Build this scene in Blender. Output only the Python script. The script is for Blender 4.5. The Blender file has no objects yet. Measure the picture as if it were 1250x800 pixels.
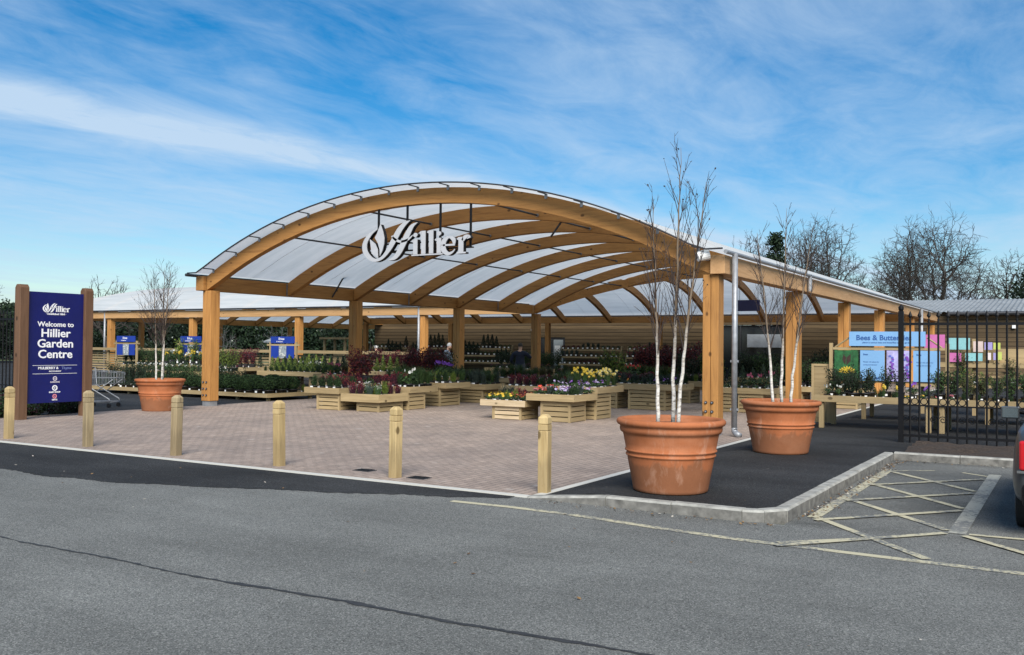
import bpy, bmesh, math, random
from mathutils import Vector, Matrix
rad=math.radians; PI=math.pi
sc=bpy.context.scene
C=sc.collection
rng=random.Random(7)
# ------------------------------------------------------------------ node material helpers
MATS={}
def newmat(name):
    m=bpy.data.materials.new(name); m.use_nodes=True
    nt=m.node_tree; b=nt.nodes['Principled BSDF']
    return m,nt,b
def N(nt,t,**kw):
    n=nt.nodes.new(t)
    for k,v in kw.items():
        if k in n.inputs: n.inputs[k].default_value=v
        else: setattr(n,k,v)
    return n
def ramp(nt,fac,stops):
    r=nt.nodes.new('ShaderNodeValToRGB'); e=r.color_ramp.elements
    while len(e)<len(stops): e.new(.5)
    for i,(p,c) in enumerate(stops):
        e[i].position=p; e[i].color=(*c,1) if len(c)==3 else c
    nt.links.new(fac,r.inputs[0]); return r.outputs[0]
def coords(nt,scale=(1,1,1),rot=(0,0,0),kind='Object'):
    t=nt.nodes.new('ShaderNodeTexCoord'); m=nt.nodes.new('ShaderNodeMapping')
    m.inputs['Scale'].default_value=scale; m.inputs['Rotation'].default_value=rot
    nt.links.new(t.outputs[kind],m.inputs[0]); return m.outputs[0]
def noise(nt,vec,scale,detail=4,rough=.6,dist=0):
    n=N(nt,'ShaderNodeTexNoise',Scale=scale,Detail=detail,Roughness=rough,Distortion=dist)
    nt.links.new(vec,n.inputs['Vector']); return n.outputs['Fac']
def mix(nt,fac,a,b,blend='MIX'):
    m=nt.nodes.new('ShaderNodeMix'); m.data_type='RGBA'; m.blend_type=blend
    for v,i in ((fac,0),(a,6),(b,7)):
        if hasattr(v,'type') and hasattr(v,'links'): nt.links.new(v,m.inputs[i])
        elif i==0: m.inputs[0].default_value=v
        else: m.inputs[i].default_value=(*v,1) if len(v)==3 else v
    return m.outputs[2]
def bump(nt,b,h,strength=.3,dist=.01):
    n=N(nt,'ShaderNodeBump',Strength=strength,Distance=dist); nt.links.new(h,n.inputs['Height']); nt.links.new(n.outputs[0],b.inputs['Normal'])
def cl(c,k): return tuple(max(0,min(1,x*k)) for x in c)
def M(name,col,rough=.7,var=.25,scale=6,stretch=(1,1,1),metal=0,bmp=0,rnd=0,spec=.5):
    if name in MATS: return MATS[name]
    m,nt,b=newmat(name); b.inputs['Roughness'].default_value=rough; b.inputs['Metallic'].default_value=metal
    b.inputs['Specular IOR Level'].default_value=spec
    v=coords(nt,stretch); f=noise(nt,v,scale)
    c=ramp(nt,f,[(.3,cl(col,1-var)),(.7,cl(col,1+var))])
    if rnd:
        oi=nt.nodes.new('ShaderNodeObjectInfo'); h=N(nt,'ShaderNodeHueSaturation')
        mr=N(nt,'ShaderNodeMapRange'); mr.inputs['To Min'].default_value=1-rnd; mr.inputs['To Max'].default_value=1+rnd
        nt.links.new(oi.outputs['Random'],mr.inputs['Value']); nt.links.new(mr.outputs[0],h.inputs['Value']); nt.links.new(c,h.inputs['Color']); c=h.outputs[0]
    nt.links.new(c,b.inputs['Base Color'])
    if bmp: bump(nt,b,f,bmp)
    MATS[name]=m; return m
def glulam(name,axis,col,dark,k=1.0):
    m,nt,b=newmat(name); b.inputs['Roughness'].default_value=.62; b.inputs['Specular IOR Level'].default_value=.3
    st=[7,7,7]; st[axis]=.5
    def coords(nt,scale=(1,1,1)):
        t=nt.nodes.new('ShaderNodeTexCoord'); oi=nt.nodes.new('ShaderNodeObjectInfo'); a=N(nt,'ShaderNodeVectorMath',operation='MULTIPLY_ADD'); mm=N(nt,'ShaderNodeVectorMath',operation='MULTIPLY')
        cbn=nt.nodes.new('ShaderNodeCombineXYZ')
        for i in range(3): nt.links.new(oi.outputs['Random'],cbn.inputs[i])
        a.inputs[1].default_value=(13.7,29.1,41.3); nt.links.new(cbn.outputs[0],a.inputs[0]); nt.links.new(t.outputs['Object'],a.inputs[2])
        mm.inputs[1].default_value=scale; nt.links.new(a.outputs[0],mm.inputs[0]); return mm.outputs[0]
    v=coords(nt,tuple(st)); f=noise(nt,v,2.2,5,.65,.6)
    c=ramp(nt,f,[(.25,cl(dark,k)),(.5,cl(col,k)),(.8,cl(col,1.22*k))])
    v2=coords(nt,tuple(1.0 if i!=axis else .25 for i in range(3))); f2=noise(nt,v2,1.7,3)
    c=mix(nt,ramp(nt,f2,[(.42,(0,0,0)),(.62,(1,1,1))]),c,mix(nt,.35,c,cl(dark,k)))
    st4=[5,5,5]; st4[axis]=.35; f4=noise(nt,coords(nt,tuple(st4)),1.0,5,.7,.5)
    c=mix(nt,ramp(nt,f4,[(.55,(0,0,0)),(.75,(.5,.5,.5))]),c,mix(nt,.5,c,(.12,.09,.06)))
    st3=[3.2,3.2,3.2]; st3[axis]=2.0
    vo=N(nt,'ShaderNodeTexVoronoi',Scale=1.0); nt.links.new(coords(nt,tuple(st3)),vo.inputs['Vector'])
    kn=ramp(nt,vo.outputs['Distance'],[(.07,(1,1,1)),(.12,(0,0,0))])
    c=mix(nt,kn,c,cl(dark,.45))
    oi=nt.nodes.new('ShaderNodeObjectInfo'); hv=N(nt,'ShaderNodeHueSaturation'); mr=N(nt,'ShaderNodeMapRange'); mr.inputs['To Min'].default_value=.86; mr.inputs['To Max'].default_value=1.14
    nt.links.new(oi.outputs['Random'],mr.inputs['Value']); nt.links.new(mr.outputs[0],hv.inputs['Value']); nt.links.new(c,hv.inputs['Color']); c=hv.outputs[0]
    nt.links.new(c,b.inputs['Base Color']); bump(nt,b,f,.15,.004); MATS[name]=m; return m
GL=(.45,.218,.064); GD=(.28,.125,.036)
GX=glulam('glulam_along_x',0,GL,GD); GY=glulam('glulam_along_y',1,GL,GD); GZ=glulam('glulam_upright',2,GL,GD)
GYL=glulam('larch_pale_along_y',1,(.55,.325,.155),(.43,.235,.10))
GXL=glulam('larch_pale_along_x',0,(.51,.30,.135),(.41,.225,.09))
GSIGN=glulam('sign_post_wood',2,(.155,.085,.048),(.10,.052,.028))
PALE=(.34,.255,.135); PALED=(.22,.16,.08)
PX=glulam('treated_pine_along_x',0,PALE,PALED); PY=glulam('treated_pine_along_y',1,PALE,PALED); PZ=glulam('treated_pine_upright',2,PALE,PALED)
PLIGHT=glulam('fresh_pine_along_x',0,(.50,.39,.25),(.36,.27,.15))
BOLL=glulam('bollard_wood',2,(.45,.335,.165),(.30,.205,.085))
BOLLG=glulam('bollard_wood_weathered',2,(.36,.28,.16),(.16,.115,.065))
for m_ in (BOLL,BOLLG):
    nt=m_.node_tree; b=nt.nodes['Principled BSDF']; src=b.inputs['Base Color'].links[0].from_socket
    t=nt.nodes.new('ShaderNodeTexCoord'); sp_=nt.nodes.new('ShaderNodeSeparateXYZ'); nt.links.new(t.outputs['Object'],sp_.inputs[0])
    oi=nt.nodes.new('ShaderNodeObjectInfo'); av=N(nt,'ShaderNodeVectorMath',operation='MULTIPLY_ADD'); cb_=nt.nodes.new('ShaderNodeCombineXYZ')
    for i in range(3): nt.links.new(oi.outputs['Random'],cb_.inputs[i])
    av.inputs[1].default_value=(9,17,5); nt.links.new(cb_.outputs[0],av.inputs[0]); nt.links.new(t.outputs['Object'],av.inputs[2])
    mv=N(nt,'ShaderNodeVectorMath',operation='MULTIPLY'); mv.inputs[1].default_value=(14,14,2.2); nt.links.new(av.outputs[0],mv.inputs[0])
    f=noise(nt,mv.outputs[0],1.0,5,.7); a_=N(nt,'ShaderNodeMath',operation='MULTIPLY_ADD'); nt.links.new(f,a_.inputs[0]); a_.inputs[1].default_value=-.6; nt.links.new(sp_.outputs['Z'],a_.inputs[2])
    k=ramp(nt,a_.outputs[0],[(0,(.34,.34,.34)),(.16,(0,0,0))]); c=mix(nt,k,src,(.10,.075,.045))
    crk=ramp(nt,f,[(.66,(0,0,0)),(.72,(.75,.75,.75))]); c=mix(nt,crk,c,(.07,.048,.028))
    nt.links.new(c,b.inputs['Base Color'])
def cladding():
    m,nt,b=newmat('timber_cladding'); b.inputs['Roughness'].default_value=.75; b.inputs['Specular IOR Level'].default_value=.2
    t=nt.nodes.new('ShaderNodeTexCoord'); sp=nt.nodes.new('ShaderNodeSeparateXYZ'); nt.links.new(t.outputs['Object'],sp.inputs[0])
    d=N(nt,'ShaderNodeMath',operation='DIVIDE'); nt.links.new(sp.outputs['Z'],d.inputs[0]); d.inputs[1].default_value=.21
    fl=N(nt,'ShaderNodeMath',operation='FLOOR'); nt.links.new(d.outputs[0],fl.inputs[0]); fr=N(nt,'ShaderNodeMath',operation='FRACT'); nt.links.new(d.outputs[0],fr.inputs[0])
    wn=N(nt,'ShaderNodeTexWhiteNoise'); wn.noise_dimensions='1D'; nt.links.new(fl.outputs[0],wn.inputs['W'])
    f=noise(nt,coords(nt,(.3,.3,7)),2,5,.6,.3)
    c=ramp(nt,f,[(.25,(.068,.049,.028)),(.75,(.142,.102,.058))])
    c=mix(nt,1.0,c,ramp(nt,wn.outputs['Value'],[(.0,(.72,.72,.72)),(1,(1.25,1.22,1.18))]),'MULTIPLY')
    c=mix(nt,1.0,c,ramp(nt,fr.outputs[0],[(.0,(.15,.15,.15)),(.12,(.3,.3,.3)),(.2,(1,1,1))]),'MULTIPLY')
    nt.links.new(c,b.inputs['Base Color']); bump(nt,b,fr.outputs[0],.5,.02); return m
CLAD=cladding()
STEEL=M('galvanised_steel',(.30,.31,.325),.5,.2,9,metal=.45)
DARKSTEEL=M('dark_steel',(.045,.047,.052),.5,.2,9,metal=.4)
BLACK=M('black_painted_iron',(.005,.005,.006),.5,.2,12,spec=.25)
POTB=M('black_plastic_pot',(.018,.018,.02),.5,.2,20)
WHITE=M('white_plastic',(.78,.78,.76),.5,.04,9)
SIGNW=M('white_lettering',(.80,.80,.80),.45,.03,9)
LETW=M('white_sign_face',(.42,.43,.45),.5,.05,9)
NAVY=M('navy_sign_panel',(.003,.006,.095),.38,.08,3)
BLUE=M('blue_board',(.010,.035,.26),.45,.1,3)
SKYB=M('light_blue_board',(.19,.38,.63),.5,.05,3)
TERRA=None
def terracotta():
    m,nt,b=newmat('terracotta'); b.inputs['Roughness'].default_value=.9; b.inputs['Specular IOR Level'].default_value=.12
    v=coords(nt); f=noise(nt,v,3.2,5,.6); f2=noise(nt,coords(nt,(1,1,2.5)),1.3,3); f3=noise(nt,v,40,3)
    c=ramp(nt,f,[(.3,(.30,.100,.040)),(.7,(.42,.150,.066))])
    c=mix(nt,ramp(nt,f2,[(.5,(0,0,0)),(.75,(.5,.5,.5))]),c,(.45,.22,.13))
    c=mix(nt,ramp(nt,f3,[(.35,(.3,.3,.3)),(.5,(0,0,0))]),c,(.30,.10,.045))
    nt.links.new(c,b.inputs['Base Color']); t=nt.nodes.new('ShaderNodeTexCoord'); s_=nt.nodes.new('ShaderNodeSeparateXYZ'); nt.links.new(t.outputs['Object'],s_.inputs[0])
    f4=noise(nt,coords(nt,(1,1,.45)),4.5,5,.65,.6); a=N(nt,'ShaderNodeMath',operation='MULTIPLY_ADD'); nt.links.new(f4,a.inputs[0]); a.inputs[1].default_value=-.55; nt.links.new(s_.outputs['Z'],a.inputs[2])
    c=mix(nt,ramp(nt,a.outputs[0],[(0,(.5,.5,.5)),(.06,(0,0,0))]),c,(.13,.075,.045))
    f5=noise(nt,coords(nt,(1,1,.3)),5,5,.7,.4); c=mix(nt,ramp(nt,f5,[(.55,(0,0,0)),(.70,(.5,.5,.5))]),c,(.50,.31,.22))
    nt.links.new(c,b.inputs['Base Color']); bump(nt,b,f3,.2,.005); return m
TERRA=terracotta()
SOIL=M('dark_soil',(.035,.024,.017),.95,.6,30,bmp=.8)
GLASS=M('dark_glazing',(.012,.016,.020),.08,.1,2)
def roofsheet():
    m=bpy.data.materials.new('opal_roof_sheet'); m.use_nodes=True; nt=m.node_tree; nt.nodes.clear()
    o=nt.nodes.new('ShaderNodeOutputMaterial'); d=N(nt,'ShaderNodeBsdfDiffuse'); t=N(nt,'ShaderNodeBsdfTranslucent'); mx=N(nt,'ShaderNodeMixShader',Fac=.50)
    f=noise(nt,coords(nt,(.5,.5,.5)),1.2,3)
    f=noise(nt,coords(nt,(.35,2.5,1)),1.0,5,.65); c=ramp(nt,f,[(.3,(.70,.755,.77)),(.65,(.86,.90,.91))])
    nt.links.new(c,d.inputs['Color']); nt.links.new(c,t.inputs['Color'])
    nt.links.new(d.outputs[0],mx.inputs[1]); nt.links.new(t.outputs[0],mx.inputs[2]); nt.links.new(mx.outputs[0],o.inputs[0]); return m
ROOF=roofsheet()
def asphalt(name,lo,hi,speck,agg=1.0,patch=.18,sp=.62):
    m,nt,b=newmat(name); b.inputs['Roughness'].default_value=.88; b.inputs['Specular IOR Level'].default_value=.2
    v=coords(nt)
    f=noise(nt,v,120,4,.8); f2=noise(nt,v,.45,5,.6,.4); f3=noise(nt,coords(nt,(.22,1.5,1)),.8,5,.62)
    c=ramp(nt,f,[(.28,lo),(.66,hi)])
    vo=N(nt,'ShaderNodeTexVoronoi',Scale=125.0); nt.links.new(v,vo.inputs['Vector'])
    bw=nt.nodes.new('ShaderNodeSeparateColor'); nt.links.new(vo.outputs['Color'],bw.inputs[0])
    c=mix(nt,ramp(nt,bw.outputs[0],[(sp,(0,0,0)),(sp+.32,(.8,.8,.8))]),c,speck)
    c=mix(nt,ramp(nt,bw.outputs[1],[(.70,(0,0,0)),(.95,(.75,.75,.75))]),c,cl(lo,.45))
    c=mix(nt,1.0,c,ramp(nt,f2,[(.3,(1-patch,)*3),(.7,(1+patch,)*3)]),'MULTIPLY')
    c=mix(nt,1.0,c,ramp(nt,f3,[(.35,(1-patch*.9,)*3),(.62,(1.04,1.04,1.04))]),'MULTIPLY')
    # a few darker oil and tyre stains
    st=noise(nt,coords(nt,(.8,1.3,1)),1.1,3,.5,1.2); c=mix(nt,ramp(nt,st,[(.68,(0,0,0)),(.78,(.45,.45,.45))]),c,cl(lo,.55))
    nt.links.new(c,b.inputs['Base Color']); bump(nt,b,f,.6*agg,.006); return m
ROAD=asphalt('worn_asphalt',(.085,.088,.082),(.185,.189,.178),(.31,.31,.285))
FRESH=asphalt('fresh_asphalt',(.008,.009,.010),(.040,.041,.042),(.10,.10,.098),1.0,.35,.72)
BAYM=asphalt('bay_asphalt',(.080,.082,.076),(.165,.167,.155),(.26,.26,.24),1,.25)
def paving():
    m,nt,b=newmat('block_paving'); b.inputs['Roughness'].default_value=.82; b.inputs['Specular IOR Level'].default_value=.25
    v=coords(nt,rot=(0,0,rad(90)))
    br=N(nt,'ShaderNodeTexBrick',Scale=1.0); br.inputs['Brick Width'].default_value=.2; br.inputs['Row Height'].default_value=.1
    br.inputs['Mortar Size'].default_value=.006; br.inputs['Mortar Smooth'].default_value=.2; br.inputs['Bias'].default_value=0.0
    br.inputs['Color1'].default_value=(.365,.295,.245,1); br.inputs['Color2'].default_value=(.285,.228,.19,1); br.inputs['Mortar'].default_value=(.10,.085,.075,1)
    nt.links.new(v,br.inputs['Vector'])
    o=coords(nt); f=noise(nt,o,.9,4,.6); f2=noise(nt,o,45,3)
    c=mix(nt,1.0,br.outputs['Color'],ramp(nt,f,[(.3,(.82,.82,.84)),(.7,(1.15,1.12,1.1))]),'MULTIPLY')
    c=mix(nt,1.0,c,ramp(nt,f2,[(.3,(.85,.85,.85)),(.7,(1.1,1.1,1.1))]),'MULTIPLY')
    f4=noise(nt,o,2.6,2,.4)
    c=mix(nt,ramp(nt,f4,[(.70,(0,0,0)),(.74,(.35,.35,.35))]),c,(.5,.46,.42))
    nt.links.new(c,b.inputs['Base Color'])
    inv=N(nt,'ShaderNodeMath',operation='SUBTRACT'); inv.inputs[0].default_value=1; nt.links.new(br.outputs['Fac'],inv.inputs[1]); bump(nt,b,inv.outputs[0],.5,.006); return m
PAVE=paving()
def paint(name,col,thr):
    # worn road paint: patches where the asphalt below shows through
    m,nt,b=newmat(name); b.inputs['Roughness'].default_value=.75
    v=coords(nt); f=noise(nt,v,22,5,.75); f2=noise(nt,v,1.4,3)
    s=N(nt,'ShaderNodeMath',operation='ADD'); nt.links.new(f,s.inputs[0]); 
    h=N(nt,'ShaderNodeMath',operation='MULTIPLY'); nt.links.new(f2,h.inputs[0]); h.inputs[1].default_value=.7; nt.links.new(h.outputs[0],s.inputs[1])
    k=ramp(nt,s.outputs[0],[(thr,(0,0,0)),(thr+.10,(1,1,1))])
    c=mix(nt,k,(.150,.152,.143),col); nt.links.new(c,b.inputs['Base Color']); return m
YEL=paint('worn_yellow_paint',(.47,.43,.29),.76)
CREAM=paint('worn_cream_paint',(.36,.35,.29),.76)
LINE=paint('white_edging',(.52,.51,.46),.55)
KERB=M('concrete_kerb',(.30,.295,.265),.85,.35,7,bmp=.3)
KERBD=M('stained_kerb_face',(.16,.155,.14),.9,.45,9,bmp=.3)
GRASS=M('grass_ground',(.06,.085,.03),.95,.4,.6)
BARK=M('dark_bark',(.036,.030,.025),.9,.35,6)
TWIG=M('brown_twig',(.040,.027,.023),.85,.3,8)
PALEBARK=M('pale_bark',(.45,.43,.40),.85,.3,8)
def birchbark():
    m,nt,b=newmat('birch_bark'); b.inputs['Roughness'].default_value=.7
    v=coords(nt,(8,8,22)); f=noise(nt,v,1.4,4,.65,.8)
    c=ramp(nt,f,[(.33,(.07,.055,.045)),(.43,(.44,.40,.35)),(.55,(.62,.59,.54)),(.8,(.70,.67,.62))])
    t=nt.nodes.new('ShaderNodeTexCoord'); s=nt.nodes.new('ShaderNodeSeparateXYZ'); nt.links.new(t.outputs['Object'],s.inputs[0])
    n2=noise(nt,coords(nt,(3,3,3)),1.5,2); a=N(nt,'ShaderNodeMath',operation='MULTIPLY_ADD'); nt.links.new(n2,a.inputs[0]); a.inputs[1].default_value=.8; nt.links.new(s.outputs['Z'],a.inputs[2])
    mr=N(nt,'ShaderNodeMapRange'); mr.inputs['From Min'].default_value=.95; mr.inputs['From Max'].default_value=1.6; nt.links.new(a.outputs[0],mr.inputs['Value'])
    c=mix(nt,mr.outputs[0],c,(.16,.115,.075)); nt.links.new(c,b.inputs['Base Color']); return m
BIRCH=birchbark()
def F(name,col,var=.35,rnd=.25): return M(name,col,.75,var,25,rnd=rnd,spec=.25)
LD=F('leaf_dark_green',(.014,.030,.011)); LG=F('leaf_green',(.034,.066,.019)); LL=F('leaf_lime',(.11,.15,.024)); LB=F('leaf_blue_green',(.038,.055,.045))
LR=F('leaf_red',(.10,.016,.018)); LP=F('leaf_purple',(.036,.012,.02)); LO=F('leaf_olive',(.06,.058,.024)); LC=F('leaf_conifer',(.010,.020,.011))
FL={'red':M('petal_red',(.50,.012,.02),.6,.2,20),'darkred':M('petal_dark_red',(.20,.008,.018),.6,.3,20),'yellow':M('petal_yellow',(.55,.38,.025),.6,.15,20),'cream':M('petal_cream',(.60,.54,.26),.6,.1,20),
    'white':M('petal_white',(.52,.53,.50),.6,.05,20),'pink':M('petal_pink',(.27,.05,.10),.6,.25,20),'purple':M('petal_purple',(.17,.05,.36),.6,.3,20),'lilac':M('petal_lilac',(.38,.32,.58),.6,.2,20),
    'orange':M('petal_orange',(.68,.24,.04),.6,.2,20),'heather':M('petal_heather',(.20,.06,.12),.7,.35,20),'blue':M('petal_blue',(.10,.13,.45),.6,.2,20)}
# ------------------------------------------------------------------ mesh builder
class MB:
    def __init__(s): s.v=[]; s.f=[]; s.m=[]; s.mats=[]
    def mi(s,mat):
        if mat not in s.mats: s.mats.append(mat)
        return s.mats.index(mat)
    def add(s,vs,fs,mat):
        k=len(s.v); i=s.mi(mat); s.v+=[tuple(p) for p in vs]
        for f in fs: s.f.append(tuple(k+j for j in f)); s.m.append(i)
        return s
    def box(s,x0,x1,y0,y1,z0,z1,mat):
        return s.add([(x0,y0,z0),(x1,y0,z0),(x1,y1,z0),(x0,y1,z0),(x0,y0,z1),(x1,y0,z1),(x1,y1,z1),(x0,y1,z1)],[(0,3,2,1),(4,5,6,7),(0,1,5,4),(1,2,6,5),(2,3,7,6),(3,0,4,7)],mat)
    def quad(s,a,b,c,d,mat): return s.add([a,b,c,d],[(0,1,2,3)],mat)
    def poly(s,pts,z,mat): return s.add([(x,y,z) for x,y in pts],[tuple(range(len(pts)))],mat)
    def prism(s,pts,lo,hi,mat,axis=2):
        # pts: CCW outline; extrude along axis
        n=len(pts)
        def P(p,h):
            return (p[0],p[1],h) if axis==2 else ((p[0],h,p[1]) if axis==1 else (h,p[0],p[1]))
        vs=[P(p,lo) for p in pts]+[P(p,hi) for p in pts]
        fs=[tuple(reversed(range(n))),tuple(range(n,2*n))]+[(i,(i+1)%n,n+(i+1)%n,n+i) for i in range(n)]
        return s.add(vs,fs,mat)
    def tube(s,pts,rs,mat,n=8,cap=True):
        pts=[Vector(p) for p in pts]
        if not hasattr(rs,'__len__'): rs=[rs]*len(pts)
        vs=[]; up=None
        for i,p in enumerate(pts):
            d=(pts[min(i+1,len(pts)-1)]-pts[max(i-1,0)])
            d=d.normalized() if d.length>1e-9 else Vector((0,0,1))
            if up is None: up=Vector((0,0,1)) if abs(d.z)<.9 else Vector((1,0,0))
            a=d.cross(up)
            if a.length<1e-4: a=d.orthogonal()
            a.normalize(); bb=a.cross(d).normalized(); up=bb
            for k in range(n):
                t=2*PI*k/n; vs.append(p+a*math.cos(t)*rs[i]+bb*math.sin(t)*rs[i])
        fs=[]
        for i in range(len(pts)-1):
            for k in range(n): fs.append((i*n+k,i*n+(k+1)%n,(i+1)*n+(k+1)%n,(i+1)*n+k))
        if cap: fs+=[tuple(reversed(range(n))),tuple(range((len(pts)-1)*n,len(pts)*n))]
        return s.add(vs,fs,mat)
    def lathe(s,prof,mat,n=32,cx=0,cy=0):
        vs=[(cx+r*math.cos(2*PI*k/n),cy+r*math.sin(2*PI*k/n),z) for r,z in prof for k in range(n)]
        fs=[]
        for i in range(len(prof)-1):
            for k in range(n): fs.append((i*n+k,i*n+(k+1)%n,(i+1)*n+(k+1)%n,(i+1)*n+k))
        return s.add(vs,fs,mat)
    def leaf(s,p,sz,mat,R,asp=1.0,d=None):
        d=d or Vector((R.gauss(0,1),R.gauss(0,1),R.gauss(0,1))).normalized()
        a=d.orthogonal().normalized(); a=Matrix.Rotation(R.random()*6.28,3,d)@a; b=d.cross(a)
        a=a*sz; b=b*sz*asp; p=Vector(p)
        return s.add([p-a-b*.3,p+a*.1-b,p+a+b*.3,p-a*.1+b],[(0,1,2,3)],mat)
    def join(s,o):
        for f,m in zip(o.f,o.m): pass
        k=len(s.v); s.v+=o.v
        idx=[s.mi(m) for m in o.mats]
        for f,m in zip(o.f,o.m): s.f.append(tuple(k+j for j in f)); s.m.append(idx[m])
        return s
    def mesh(s,name,smooth=False):
        me=bpy.data.meshes.new(name); me.from_pydata(s.v,[],s.f)
        for m in s.mats: me.materials.append(m)
        me.polygons.foreach_set('material_index',s.m)
        if smooth: me.polygons.foreach_set('use_smooth',[True]*len(s.f))
        me.update(); return me
def link(name,me,parent=None):
    o=bpy.data.objects.new(name,me); C.objects.link(o)
    if parent is not None: o.parent=parent
    return o
def tag(o,label=None,cat=None,group=None,kind=None):
    for k,v in (('label',label),('category',cat),('group',group),('kind',kind)):
        if v: o[k]=v
    return o
def part(name,mb,parent,smooth=False,bev=0,label=None):
    o=link(name,mb.mesh(name,smooth),parent)
    if bev:
        b=o.modifiers.new('edge','BEVEL'); b.width=bev; b.segments=2; b.limit_method='ANGLE'; b.angle_limit=rad(40)
    if smooth and bev is not None and smooth=='auto': pass
    if label: o['label']=label
    return o
def thing(name,label,cat,loc=(0,0,0),rz=0,group=None):
    o=bpy.data.objects.new(name,None); C.objects.link(o); o.location=loc; o.rotation_euler=(0,0,rz); o.empty_display_size=.1
    return tag(o,label,cat,group)
def solo(name,mb,label,cat,loc=(0,0,0),rz=0,group=None,smooth=False,bev=0):
    o=part(name,mb,None,smooth,bev); o.location=loc; o.rotation_euler=(0,0,rz); return tag(o,label,cat,group)
def struct(name,mb,smooth=False): return tag(part(name,mb,None,smooth),kind='structure')
def text_mb(txt,size,depth,mat,origin,xdir,zdir,align='CENTER',bold=0.0,sx=1.0):
    cu=bpy.data.curves.new('t','FONT'); cu.body=txt; cu.size=size; cu.extrude=depth/2; cu.align_x=align; cu.offset=bold; cu.resolution_u=3
    o=bpy.data.objects.new('t',cu); C.objects.link(o)
    dg=bpy.context.evaluated_depsgraph_get(); me=bpy.data.meshes.new_from_object(o.evaluated_get(dg))
    xd=Vector(xdir).normalized(); zd=Vector(zdir).normalized(); nd=xd.cross(zd); og=Vector(origin)
    mb=MB(); mb.add([og+xd*v.co.x*sx+zd*v.co.y+nd*v.co.z for v in me.vertices],[tuple(p.vertices) for p in me.polygons],mat)
    bpy.data.objects.remove(o); bpy.data.curves.remove(cu); bpy.data.meshes.remove(me); return mb
ORD=['first','second','third','fourth','fifth','sixth','seventh','eighth','ninth','tenth','eleventh','twelfth','thirteenth','fourteenth','fifteenth','sixteenth','seventeenth','eighteenth','nineteenth','twentieth']
# ------------------------------------------------------------------ camera
cd=bpy.data.cameras.new('camera'); cam=bpy.data.objects.new('camera',cd); C.objects.link(cam)
Rv=Vector((.85800,.51355,.00994)); Uv=Vector((.00199,-.02268,.99974)); Fv=Vector((-.51364,.85776,.02048))
mt=Matrix((Rv,Uv,-Fv)).transposed().to_4x4(); mt.translation=Vector((19.602,-17.2335,1.65)); cam.matrix_world=mt
cd.sensor_width=36; cd.lens=1148.82/1250*36; cd.clip_start=.05; cd.clip_end=3000
sc.camera=cam
#@@GROUND
# ------------------------------------------------------------------ ground
FZ=.10                      # footway level
ZP=.012
def fz(x): 
    t=max(0,min(1,(x-14.55)/.75)); return ZP+(FZ-ZP)*t*t*(3-2*t)
g=MB(); g.add([(-900,-900,-.03),(900,-900,-.03),(900,900,-.03),(-900,900,-.03)],[(0,1,2,3)],GRASS); struct('ground',g)
g=MB(); g.poly([(-80,-60),(80,-60),(80,-8.28),(-80,-8.28)],0,ROAD); struct('road',g)
g=MB(); g.poly([(17.24,-8.28),(40,-8.28),(40,-2.02),(17.24,-2.02)],.0,BAYM); struct('parking_bay',g)
g=MB(); g.poly([(-60,-8.28),(-.3,-8.28),(-.3,33),(-60,33)],.0,FRESH); struct('yard',g)
g=MB(); g.poly([(-.3,-8.18),(14.45,-8.18),(14.45,33),(-.3,33)],ZP,PAVE); struct('paving',g)
g=MB(); pts=[(-10,-8.28),(-10,-10.6),(4,-10.3),(7.58,-10.12),(8.79,-10.2),(9.98,-10.04),(11.48,-9.55),(12.86,-9.04),(13.81,-8.68),(14.35,-8.42),(14.35,-8.28)]
Rj=random.Random(9); edge=[]
for (x0_,y0_),(x1_,y1_) in zip(pts[1:-2],pts[2:-1]):
    n_=max(1,int(math.hypot(x1_-x0_,y1_-y0_)/.05))
    for k_ in range(n_): edge.append((x0_+(x1_-x0_)*k_/n_,y0_+(y1_-y0_)*k_/n_+Rj.gauss(0,.016)+.03*math.sin(k_*.23)))
for (xa,ya),(xb,yb) in zip(edge,edge[1:]):
    if xb>xa: g.quad((xa,min(ya,-8.285),.004),(xb,min(yb,-8.285),.004),(xb,-8.28,.004),(xa,-8.28,.004),FRESH)
struct('asphalt_patch',g)
# flush concrete edging between road and paving, and along the footway
g=MB(); g.box(-14,14.45,-8.28,-8.18,-.05,.016,LINE); struct('edging_strip',g)
g=MB(); g.box(14.45,14.55,-8.18,33,-.05,.016,LINE); struct('edging_strip',g)
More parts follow.
